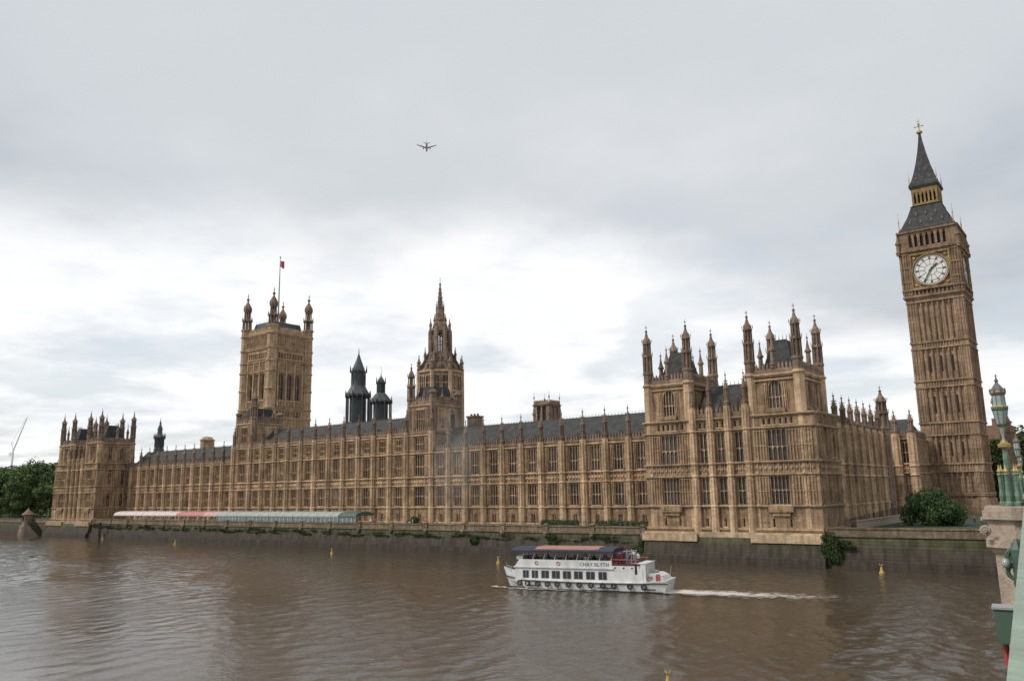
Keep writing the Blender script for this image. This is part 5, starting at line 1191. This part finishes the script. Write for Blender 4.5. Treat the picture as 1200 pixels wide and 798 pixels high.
for a, b_ in zip(st_[:-1], st_[1:]):
    for sg in (-1, 1):
        za, zb_ = min(sheer(a), 1.25+.12*max(0, 3.2-a))-.12, min(sheer(b_), 1.25+.12*max(0, 3.2-b_))-.12
        rs.tube((a, HY+sg*(hb(a)+.03), za), (b_, HY+sg*(hb(b_)+.03), zb_), .07, 5)
rs.build('rubbing_strake', M['black'], ho)
for sg in (-1, 1):
    bs = MB()
    for a, b_ in zip(st_[2:-2], st_[3:-1]): bs.tube((a, HY+sg*(hb(a)*(.62 if a < 4.5 else .93)+.03), .08), (b_, HY+sg*(hb(b_)*(.62 if b_ < 4.5 else .93)+.03), .08), .09, 4)
    bs.build('boot_stripe', M['black'], ho)
TY = [3.2, 4.4, 5.8, 7.1, 8.4, 9.9, 11.3, 12.8, 14.3, 15.7, 17.7, 19.4]
ty = MB(); ty.torus((0, 0, 0), .27, .1); PT_ = Proto('fender_tyre', ty.mesh('fender_tyre', M['rubber']))
for x in TY: PT_.place(boat, x, HY-hb(x)-.12, .72)
for a_ in ((4.2, 6.2, -.16, -.04, .42, .54), (13.6, 16.0, -.16, -.04, .40, .52), (19.2, 20.8, -.1, .05, .36, .48)): fp_ = MB(); fp_.box(*a_); fp_.build('fender_bar', M['black'], boat)
# lower cabin with real window holes
cb_ = MB(); CY0, CY1 = .25, 2*HY-.25; F = Frame(0, CY0)
wins = [(2.75, 3.6), (3.9, 4.8), (5.15, 6.2), (6.5, 7.6), (7.9, 9.0), (9.3, 10.45), (10.8, 11.95), (12.3, 13.4)]
skin(cb_, F, 1.75, 17.6, 1.0, 2.62, [(1.32, 2.28, wins)], .08)
FB = Frame(17.6, CY1, math.pi); skin(cb_, FB, 0, 15.85, 1.0, 2.62, [(1.32, 2.28, [(17.6-b_, 17.6-a) for a, b_ in reversed(wins)])], .08)
cb_.box(1.75, 1.85, CY0+.08, CY1-.08, 1.0, 2.62); cb_.box(17.5, 17.6, CY0+.08, CY1-.08, 1.0, 2.62)
cb_.box(1.6, 14.2, CY0-.14, CY1+.14, 2.62, 2.76)
cb_.build('cabin', M['white'], boat)
for a, b_ in wins:
    f = MB(); c_ = (a+b_)/2
    for u in (a, c_-.03, b_-.06): f.box(u, u+.06, CY0+.0, CY0+.05, 1.32, 2.28)
    f.box(a, b_, CY0+.003, CY0+.047, 1.32, 1.36)
    fo = f.build('cabin_window', M['grey'], boat); g = MB(); g.box(a, b_, CY0+.055, CY0+.075, 1.32, 2.28); g.build('pane', M['win_boat'], fo)
g = MB()
for a, b_ in wins: g.box(a, b_, CY1-.07, CY1-.05, 1.32, 2.28)
g.build('far_side_glazing', M['win_boat'], boat)
# upper deck bulwark
ub = MB(); ub.box(2.6, 14.0, CY0-.05, CY0+.03, 2.763, 3.62); ub.box(2.6, 14.0, CY1-.03, CY1+.05, 2.763, 3.62)
ub.poly([(1.75, CY0-.05, 2.763), (2.6, CY0-.05, 2.763), (2.6, CY0-.05, 3.62), (2.35, CY0-.05, 3.62)], (0, CY1-CY0+.1, 0))
ub.box(14.0, 17.2, CY0-.02, CY0+.05, 2.5, 3.05); ub.box(14.0, 17.2, CY1-.05, CY1+.02, 2.5, 3.05); ub.box(2.4, 17.6, CY0+.03, CY1-.03, 2.765, 2.82)
ub.box(1.9, 2.6, CY0+.2, CY1-.2, 3.6, 4.0)
ub.build('upper_bulwark', M['white'], boat)
po = MB(); po.tube((0, 0, 0), (.35, 0, 1.12), .045, 5); PP = Proto('canopy_post', po.mesh('canopy_post', M['white']))
for i in range(9):
    for y in (CY0, CY1): PP.place(boat, 2.7+i*1.4, y, 3.6)
cn = MB(); cn.poly([(1.4, y, z) for y, z in [(CY0-.35, 4.68), (CY1+.35, 4.68), (CY1+.3, 4.8), (HY+1.2, 5.05), (HY-1.2, 5.05), (CY0-.3, 4.8)]], (12.9, 0, 0)); co = cn.build('canopy', M['navy'], boat)
cs = MB(); cs.poly([(4.4, y, z) for y, z in [(CY0+.1, 4.87), (CY0+.2, 4.96), (HY-1.15, 5.12), (HY+1.15, 5.12), (CY1+.0, 4.9), (HY+1.2, 5.06), (HY-1.2, 5.06)]], (8.0, 0, 0)); cs.build('canopy_stripe', M['orange'], co)
vl = MB(); vl.box(1.5, 14.3, CY0-.4, CY0-.36, 4.5, 4.72); vl.build('canopy_valance', M['navy'], co)
# raked cover and rails aft of the canopy
rr_ = MB()
rr_.box(14.05, 17.3, CY0-.03, CY0+.02, 3.06, 3.3); rr_.build('red_dodger', M['maroon'], boat)
for yy in (CY0, CY1):
    r3 = MB()
    for x in (14.1, 15.0, 16.0, 17.0): r3.tube((x, yy, 3.05), (x, yy, 3.75), .04, 5)
    r3.tube((14.1, yy, 3.75), (17.2, yy, 3.75), .06, 5); r3.build('red_rail', M['red'], boat)
rk = MB(); rk.poly([(13.4, CY0+.1, 3.1), (14.6, CY0+.1, 3.1), (14.9, CY0+.1, 4.4), (14.1, CY0+.1, 4.7)], (0, CY1-CY0-.2, 0)); rk.build('raked_screen', M['maroon'], boat)
ms = MB()
for x, h in ((15.2, 4.85), (15.8, 4.9), (16.3, 4.7)): ms.tube((x, HY-.4, 2.8), (x+.15, HY-.4, h), .05, 5)
ms.tube((14.9, HY-.4, 4.6), (16.6, HY-.4, 4.75), .05, 5); ms.tube((15.0, HY-.4, 3.6), (16.2, HY-.4, 4.7), .04, 5); ms.build('mast_frame', M['grey'], boat)
ft = MB(); ft.lathe(17.8, HY-.6, [(4.15, .02), (4.3, .16), (4.5, .16), (4.62, .02)], 10); ft.tube((17.8, HY-.6, 3.6), (17.8, HY-.6, 4.2), .03, 5); ft.build('lamp', M['white'], boat)
# wheelhouse block, aft cabin
wh = MB(); F = Frame(0, CY0+.05); skin(wh, F, 18.6, 19.62, 1.2, 3.3, [(1.9, 3.0, [])], .08)
wh.box(18.6, 18.68, CY0+.14, CY1-.14, 1.2, 3.3); wh.box(19.54, 19.62, CY0+.14, CY1-.14, 1.2, 3.3); wh.box(18.52, 19.7, CY0, CY1-.05, 3.3, 3.38); wh.box(18.68, 19.54, CY1-.2, CY1-.1, 1.2, 3.3)
who = wh.build('wheelhouse', M['white'], boat)
dr = MB(); dr.box(18.3, 18.58, CY0-.035, CY0-.005, 2.1, 3.3); dr.build('dark_opening', M['black'], who)
ac = MB()
pf = [(19.63, 1.05), (19.63, 2.15), (19.9, 2.2), (20.8, 2.15), (21.4, 1.9), (21.75, 1.5), (21.9, 1.1)]
ac.poly([(x, CY0+.35, z) for x, z in pf], (0, CY1-CY0-.7, 0)); aco = ac.build('aft_cabin', M['white'], boat)
dd = MB(); dd.box(20.75, 21.25, CY0+.29, CY0+.345, 1.1, 2.15); dd.box(20.1, 20.3, CY0+.29, CY0+.345, 1.55, 1.85); dd.build('red_door', M['red'], aco)
lb = MB(); lb.torus((19.9, CY0+.28, 1.6), .2, .05); lb.build('lifebelt', M['red'], aco)
ph = MB()
for x in (14.3, 15.3, 16.3): ph = MB(); ph.box(x, x+.18, CY0-.05, CY0-.02, 2.72, 2.88); ph.build('porthole', M['black'], boat)
vt = MB(); vt.box(19.9, 20.5, HY-.5, HY+.5, 2.15, 2.45); vt.build('hatch', M['grey'], boat)
for x in (4.6, 7.4): lr = MB(); lr.torus((x, CY0-.09, 3.2), .2, .045); lr.build('life_ring', M['faded_ring'], boat)
sr = MB()
for i in range(7): sr.tube((19.8+i*.33, CY0+.05, 1.25), (19.8+i*.33, CY0+.05, 2.0), .02, 4)
sr.tube((19.8, CY0+.05, 2.0), (21.8, CY0+.05, 2.0), .025, 4); sr.tube((19.8, CY0+.05, 1.65), (21.8, CY0+.05, 1.65), .015, 4); sr.build('stern_rail', M['grey'], boat)
fr_ = MB(); fr_.tube((0.4, HY, 2.1), (0.4, HY, 3.0), .03, 5); fr_.tube((21.9, HY, 1.4), (22.2, HY, 3.0), .03, 5)
for x in (.9, 1.3, 1.6): fr_.tube((x, HY-hb(x)*.8, sheer(x)), (x, HY-hb(x)*.8, sheer(x)+.7), .03, 5)
fr_.tube((.9, HY-hb(.9)*.8, sheer(.9)+.7), (1.7, HY-hb(1.7)*.8, sheer(1.7)+.8), .03, 5); fr_.build('deck_rail', M['grey'], boat)
def lettering(name, text, size, m, parent, loc, rot, wide=1.0):
    cu = bpy.data.curves.new(name, 'FONT'); cu.body = text; cu.size = size; cu.extrude = .008; cu.align_x = 'LEFT'; cu.space_character = 1.08
    o = bpy.data.objects.new(name+'_tmp', cu); COL.objects.link(o); dg = bpy.context.evaluated_depsgraph_get(); dg.update()
    me = bpy.data.meshes.new_from_object(o.evaluated_get(dg)); bpy.data.objects.remove(o); me.materials.clear(); me.materials.append(m)
    o = bpy.data.objects.new(name, me); COL.objects.link(o); o.parent = parent; o.location = loc; o.rotation_euler = rot; o.scale = (wide, 1, 1); return o
lettering('lettering', 'CHAY BLYTH', .62, M['dial_iron'], boat, (10.05, CY0-.06, 2.93), (math.pi/2, 0, 0), .93)
bench = MB(); bench.box(-.2, .2, -.7, .7, 0, .37); bench.box(.2, .26, -.7, .7, .1, .8); PB = Proto('bench', bench.mesh('bench', M['navy']))
for i in range(7):
    for y in (1.15, 3.3): PB.place(boat, 3.2+i*1.5, y, 2.83)

for o in [c for c in COL.objects if c.parent == boat and c.name.split('.')[0] not in ('hull', 'fender_tyre', 'fender_bar', 'wheelhouse', 'aft_cabin', 'deck_rail', 'lamp', 'hatch', 'stern_rail')]:
    o.scale.x *= 1.05; o.location.x = o.location.x*1.05+.75
# passengers
bw = boat.matrix_basis if False else Matrix.Translation((.2, -55.0, 0)) @ Matrix.Rotation(BA, 4, 'Z')
wear = ['navy jacket', 'grey jacket', 'white shirt', 'red jumper', 'blue shirt']
for i in range(13):
    x = 4.2+i*.86; y = (.85, 1.5, 3.3)[i % 3]; p = bw @ Vector((x, y, 2.95)); k_ = (i*3) % 5
    person(SEAT[k_], p.x, p.y, p.z, BA+(-1.4 if i % 2 else 1.7)-.1*i, 'passenger in %s seated under the boat canopy, %s' % (wear[k_], ('towards the bow', 'amidships', 'towards the stern')[min(2, i//5)]), 'passengers under the boat canopy')
for i in range(4):
    p = bw @ Vector((16.3+i*.62, 1.0+(i % 2)*1.2, 2.84)); person(STAND[(2, 4, 0, 1)[i]], p.x, p.y, p.z, BA+i, 'passenger in %s standing on the open stern deck of the boat' % dress[(2, 4, 0, 1)[i]], 'passengers on the open deck')

# wake and bow wave
def foam(name, label, p0, dir_, L_, w0, w1, seed):
    rd_ = random.Random(seed); n, k = 60, 8; b_ = MB(); uv = []
    for i in range(n+1):
        for j in range(k+1):
            w_ = w0+(w1-w0)*i/n; b_.v.append((L_*i/n, (j/k-.5)*w_+.25*math.sin(i*.5), .012+.05*rd_.random())); uv.append((i/n, j/k))
    for i in range(n):
        for j in range(k): a = i*(k+1)+j; b_.f.append((a, a+k+1, a+k+2, a+1))
    me = b_.mesh(name, M['foam']); ul = me.uv_layers.new(name='uv')
    for lp in me.loops: ul.data[lp.index].uv = uv[lp.vertex_index]
    o = bpy.data.objects.new(name, me); COL.objects.link(o); o.location = p0; o.rotation_euler = (0, 0, dir_); tag(o, label, 'wake', None, 'stuff'); return o
foam('wake', 'white foam trail behind the boat', (21.0, -48.4, .10), BA-.06, 27, 6.5, 16.0, 1)
foam('bow_wave', 'white foam at the bow of the boat', (-.8, -54.6, .10), BA-.16, 6.5, 1.3, .9, 2)
foam('side_wash', 'thin foam along the side of the boat hull', (2.2, -54.95, .08), BA, 19, .9, 1.3, 3)

# ------------------------------------------------------------------ buoys
def buoy(x, y, s, label, ytop=False):
    r_ = thing('buoy', label, 'buoy', (x, y, 0), random.uniform(-.6, .6), 'yellow buoys on the river', world=False); s *= .8; r_.scale = (s, s, s)
    m = MB(); m.lathe(0, 0, [(-.3, .35), (-.05, .42), (.25, .42), (.35, .25), (.95, .16), (1.0, .16)], 10); m.build('float', M['yellow'], r_)
    m = MB(); m.tube((-.3, 0, 1.5), (.12, 0, .95), .065, 5); m.tube((.3, 0, 1.5), (-.12, 0, .95), .065, 5); m.tube((0, -.28, 1.4), (0, .1, .95), .06, 5); m.build('topmark', M['yellow'], r_)
buoy(-67.7, -24.6, 1.0, 'yellow buoy near the wall under the end of the marquees'); buoy(-134.6, -20.4, 1.1, 'tiny yellow buoy far left before the pink marquees')
buoy(-22.1, -26.5, 1.0, 'yellow buoy just ahead of the boat bow'); buoy(37.1, -15.2, 1.1, 'yellow forked buoy near the wall below the bush')
buoy(42.7, -91.2, .85, 'nearest yellow buoy cut by the bottom edge'); buoy(-183.4, -15.4, .9, 'pale tiny buoy by the dark timber pile')

# ------------------------------------------------------------------ bridge
ba = R(5.4537)          # the bridge axis leans a little to the left of +Y
BR = Matrix.Translation((CAM[0], CAM[1], 0)) @ Matrix.Rotation(ba, 4, 'Z')      # local: +y along the bridge, +x away from the palace side
bridge = thing('road_bridge', 'green iron and granite bridge whose parapet runs along the right edge', 'bridge', (CAM[0], CAM[1], 0), ba, world=False)
LB = 128
ZP = 11.5; OUT = -.10
m = MB(); m.box(OUT, .42, -6, LB, ZP-.16, ZP); m.build('parapet_coping', M['green_pale'], bridge)
m = MB(); m.box(OUT+.08, .34, -6, LB, ZP-1.15, ZP-.16)
for i in range(int((LB+6)/.55)): y = -6+i*.55; m.box(OUT+.02, OUT+.08, y, y+.1, ZP-1.1, ZP-.16)
m.build('parapet', M['green'], bridge)
m = MB(); m.box(OUT+.02, .5, -6, LB, ZP-1.6, ZP-1.15); m.box(OUT+.1, .45, -6, LB, ZP-2.2, ZP-1.6)
# segmental iron ribs between piers
piers = [-6, 28, 62, 96]
for a, b_ in zip(piers, piers[1:]+[LB]):
    n = 20
    for i in range(n):
        y0, y1 = a+1.2+(b_-a-2.4)*i/n, a+1.2+(b_-a-2.4)*(i+1)/n
        f = lambda y: (ZP-2.8)-5.2*(((y-a)/(b_-a))*2-1)**2
        m.poly([(OUT+.1, y0, f(y0)), (OUT+.1, y1, f(y1)), (OUT+.1, y1, ZP-2.2), (OUT+.1, y0, ZP-2.2)], (.25, 0, 0))
m.build('spandrel', M['green'], bridge)
m = MB(); m.box(.5, 13.5, -6, LB+40, ZP-2.2, ZP-1.25); m.box(.5, 24, -30, -6, ZP-2.2, ZP-1.25); m.build('deck', M['tarmac'], bridge)
for y in piers[1:]:
    m = MB()
    def octo(mb, x0, hw, z0, z1, dep=0.0):   # half octagon standing out of the bridge face
        c = hw*.45; pts = [(.5, y-hw, z0), (x0+c, y-hw, z0), (x0, y-hw+c, z0), (x0, y+hw-c, z0), (x0+c, y+hw, z0), (.5, y+hw, z0)]; mb.poly(pts, (0, 0, z1-z0))
    x = OUT-1.0
    octo(m, x, 1.5, 11.25, 11.36); octo(m, x-.06, 1.6, 11.02, 11.25); octo(m, x+.05, 1.45, 10.45, 11.02); octo(m, x-.05, 1.6, 10.25, 10.45); octo(m, x+.08, 1.4, 10.1, 10.25)
    octo(m, x+.14, 1.35, -1.5, 10.1); m.torus((x-.02, y-1.2, 10.72), .10, .05); m.torus((x-.02, y-1.28, 10.72), .035, .03)
    m.build('pier', M['granite'], bridge)
def bridge_lamp(y, label, x=-.42):
    p = BR @ Vector((x, y, 11.36)); r_ = thing('bridge_lamp', label, 'street lamp', (p.x, p.y, p.z), ba, 'ornate green lamps on the bridge', world=False); r_.scale = (.76, .76, 1)
    m = MB(); m.lathe(0, 0, [(0, .34), (.12, .34), (.16, .2), (.5, .17), (1.1, .12), (1.65, .10), (1.7, .1)], 8); m.build('post', M['green'], r_)
    c = MB()
    for i in range(6):
        a = i*math.pi/3+.3; X_, Y__ = .30*math.cos(a), .36*math.sin(a)
        c.lathe(X_, Y__, [(.0, .12), (.1, .13), (.14, .075), (.3, .1), (.42, .07), (.86, .065), (.9, .10), (.95, .07)], 8)
    c.build('base_column', M['green'], r_)
    g = MB()
    for i in range(6):
        a = i*math.pi/3+.3; g.lathe(.30*math.cos(a), .36*math.sin(a), [(.95, .06), (1.0, .095), (1.06, .05), (1.12, .03), (1.2, .01)], 8)
    g.lathe(0, 0, [(1.66, .12), (1.7, .24), (1.78, .25), (1.82, .14), (1.9, .10)], 8); g.build('gilding', M['gold'], r_)
    n = MB(); n.lathe(0, 0, [(1.88, .06), (2.0, .05), (2.25, .1), (2.3, .14), (2.34, .18)], 8); n.build('neck', M['green_pale'], r_)
    l = MB(); l.lathe(0, 0, [(2.34, .17), (2.8, .27), (2.82, .24), (3.25, .22)], 8); lo = l.build('lantern', M['lamp_glass'], r_)
    f = MB()
    for i in range(8):
        a = math.pi/8+i*math.pi/4; C_, S_ = math.cos(a), math.sin(a); f.tube((.175*C_, .175*S_, 2.34), (.28*C_, .28*S_, 2.8), .016, 4); f.tube((.25*C_, .25*S_, 2.8), (.23*C_, .23*S_, 3.25), .014, 4)
    f.lathe(0, 0, [(2.77, .27), (2.8, .31), (2.86, .31), (2.88, .25)], 8); f.lathe(0, 0, [(2.3, .14), (2.36, .2), (2.4, .17)], 8)
    f.build('lantern_frame', M['green_dark'], lo); f = MB(); f.lathe(0, 0, [(3.22, .22), (3.25, .28), (3.3, .29), (3.38, .26), (3.5, .15), (3.58, .07), (3.62, .05), (3.66, .08), (3.7, .05), (3.8, .015)], 8)
    for i in range(8):
        a = math.pi/8+i*math.pi/4; f.lathe(.27*math.cos(a), .27*math.sin(a), [(3.28, .03), (3.36, .045), (3.44, .01)], 5)
    f.build('lantern_dome', M['dome'], lo)
    q = MB(); q.lathe(0, 0, [(3.3, .295), (3.33, .30), (3.35, .28)], 8); q.lathe(0, 0, [(2.86, .315), (2.88, .32), (2.9, .3)], 8); q.lathe(0, 0, [(3.78, .01), (3.82, .05), (3.86, .01)], 6); q.lathe(-.21, 0, [(2.95, .01), (3.02, .08), (3.12, .05), (3.16, .01)], 5); q.build('gilt_band', M['gold'], lo)
    return r_
bridge_lamp(28, 'nearest ornate green and gold lamp on the stone bridge pier'); bridge_lamp(62, 'smaller farther green lamp just behind the nearest bridge lamp', -.25); bridge_lamp(96, 'farthest green bridge lamp near the palace bank', -.25)
# navigation box with a red rod, and a bracket lamp
p = BR @ Vector((OUT-.45, 12, 0)); nb = thing('navigation_box', 'dark green box with a pale rim fixed outside the bridge parapet', 'box', (p.x, p.y, 10.1), ba, world=False)
m = MB(); m.box(.04, .30, -.16, .16, 0, .40); m.build('body', M['green_dark'], nb); m = MB(); m.box(.02, .30, -.18, .18, .40, .425); m.build('rim', M['grey'], nb)
m = MB(); m.tube((.12, .0, 0), (.12, .0, -.28), .035, 8); m.build('red_rod', M['red'], nb); m = MB(); m.box(.30, .5, -.1, .1, .1, .3); m.build('bracket', M['green'], nb)
p = BR @ Vector((OUT-.3, 18, 0)); bl_ = thing('bracket_lamp', 'curled green bracket with a round grey lamp on the outer bridge face', 'lamp', (p.x, p.y, 10.3), ba, world=False)
m = MB(); m.lathe(-.08, -.05, [(.16, .02), (.19, .06), (.25, .08), (.31, .06), (.34, .02)], 10); m.build('lamp_head', M['lamp_glass'], bl_, smooth=True)
m = MB(); m.torus((.08, 0, .38), .13, .045); m.torus((.16, 0, .55), .10, .04); m.torus((.05, 0, .10), .12, .04); m.torus((.12, 0, -.1), .09, .035)
m.tube((.0, 0, .25), (.45, 0, .5), .05, 6); m.tube((.1, 0, .2), (.45, 0, -.2), .05, 6); m.lathe(.12, 0, [(-.35, .02), (-.2, .09), (.5, .12), (.7, .03)], 7); m.build('scroll', M['green_dark'], bl_)

# thin exhaust smoke drifting up in front of the central block
sm_ = bpy.data.materials.new('thin_smoke'); sm_.use_nodes = True; t = sm_.node_tree; t.nodes.clear()
vo = t.nodes.new('ShaderNodeVolumePrincipled'); mo = t.nodes.new('ShaderNodeOutputMaterial'); t.links.new(vo.outputs[0], mo.inputs['Volume'])
vo.inputs['Color'].default_value = (.8, .77, .74, 1); vo.inputs['Anisotropy'].default_value = .1
tco = t.nodes.new('ShaderNodeTexCoord'); ln_ = t.nodes.new('ShaderNodeVectorMath'); ln_.operation = 'LENGTH'; t.links.new(tco.outputs['Object'], ln_.inputs[0])
nz_ = t.nodes.new('ShaderNodeTexNoise'); nz_.inputs['Scale'].default_value = 2.2; nz_.inputs['Detail'].default_value = 3; t.links.new(tco.outputs['Object'], nz_.inputs['Vector'])
fo = mathn('MULTIPLY', mathn('SUBTRACT', 1.0, ln_.outputs['Value'], tree=t), 2.0, True, tree=t)
t.links.new(mathn('MULTIPLY', mathn('MULTIPLY', fo, nz_.outputs['Fac'], tree=t), .06, tree=t), vo.inputs['Density'])
m = MB(); m.lathe(0, 0, [(-.99, .1), (-.8, .6), (-.4, .92), (0, 1), (.4, .92), (.8, .6), (.99, .1)], 16); o = m.build('smoke', sm_); o.location = (-51.5, -5.2, 18.5); o.scale = (9, 4, 14)
tag(o, 'faint grey smoke drifting before the junction of central block and near range', 'smoke', None, 'stuff')

# ------------------------------------------------------------------ far things
c = thing('tower_crane', 'faint pale luffing crane rising behind the far left trees', 'crane', (-684, 150, 5))
m = MB()
m.tube((-684, 150, 5), (-684, 150, 52), 1.0, 4); m.build('mast', M['crane'], c)
m = MB(); m.tube((-686, 150, 50), (-662, 150, 80), .7, 4, .4); m.tube((-684, 150, 52), (-688, 150, 60), .4, 4); m.tube((-688, 150, 60), (-664, 150, 79), .12, 4); m.build('jib', M['crane'], c)
m = MB(); m.box(-690, -686, 149, 151, 49, 52); m.build('counterweight', M['crane'], c)
h = thing('distant_building', 'brown flat-topped building showing behind the nearest bridge lamp', 'building', (34, 175, 5))
m = MB(); m.box(27, 35.5, 170, 185, 5, 31); m.box(24, 48, 172, 186, 5, 28); m.build('wall', M['brick'], h)
wm = MB(); wm.box(-.5, .5, -.04, .04, 0, 1.6); PW = Proto('window', wm.mesh('window', M['glass']))
for i in range(4):
    for z in (13, 17, 21): PW.place(h, 28+i*2.1, 169.95, z+4)
m = MB(); m.box(30, 32, 174, 176, 31, 33.5); m.build('chimney', M['brick'], h)
# airliner
ar = thing('airliner', 'small grey airliner flying away below the grey cloud', 'aeroplane', (CAM[0]-.62906*2450, CAM[1]+.66246*2450, 12+.40672*2450), math.atan2(.62906, .66246), world=False)
m = MB(); b_ = len(m.v)
prof = [(-30, .6), (-26, 1.8), (-18, 2.8), (20, 2.8), (27, 2.2), (30, .6)]; n = 12
for y, r in prof:
    for i in range(n): a = 2*math.pi*i/n; m.v.append((r*math.cos(a), y, r*math.sin(a)))
for k in range(len(prof)-1):
    for i in range(n): j = (i+1) % n; m.f.append((b_+k*n+i, b_+k*n+j, b_+(k+1)*n+j, b_+(k+1)*n+i))
m.build('fuselage', M['grey'], ar)
for sx in (-1, 1):
    m = MB(); m.poly([(sx*2, 8, -1), (sx*29, -8, 3.0), (sx*29, -11, 3.0), (sx*2, -3, -1)], (0, 0, 1.0)); m.build('wing', M['grey'], ar)
    m = MB(); m.poly([(sx*1, -21, 1), (sx*10, -28, 2.2), (sx*10, -30, 2.2), (sx*1, -27, 1)], (0, 0, .5)); m.build('tailplane', M['grey'], ar)
    m = MB(); m.tube((sx*10, 7, -2.6), (sx*10, 0, -2.4), 1.6, 10, 1.2); m.build('engine', M['grey'], ar)
m = MB(); m.poly([(-.3, -20, 2), (-.3, -28, 11), (-.3, -31, 11), (-.3, -28, 2)], (.6, 0, 0)); m.build('tail_fin', M['grey'], ar)

for o in list(COL.objects):
    if '_org' in o: del o['_org']
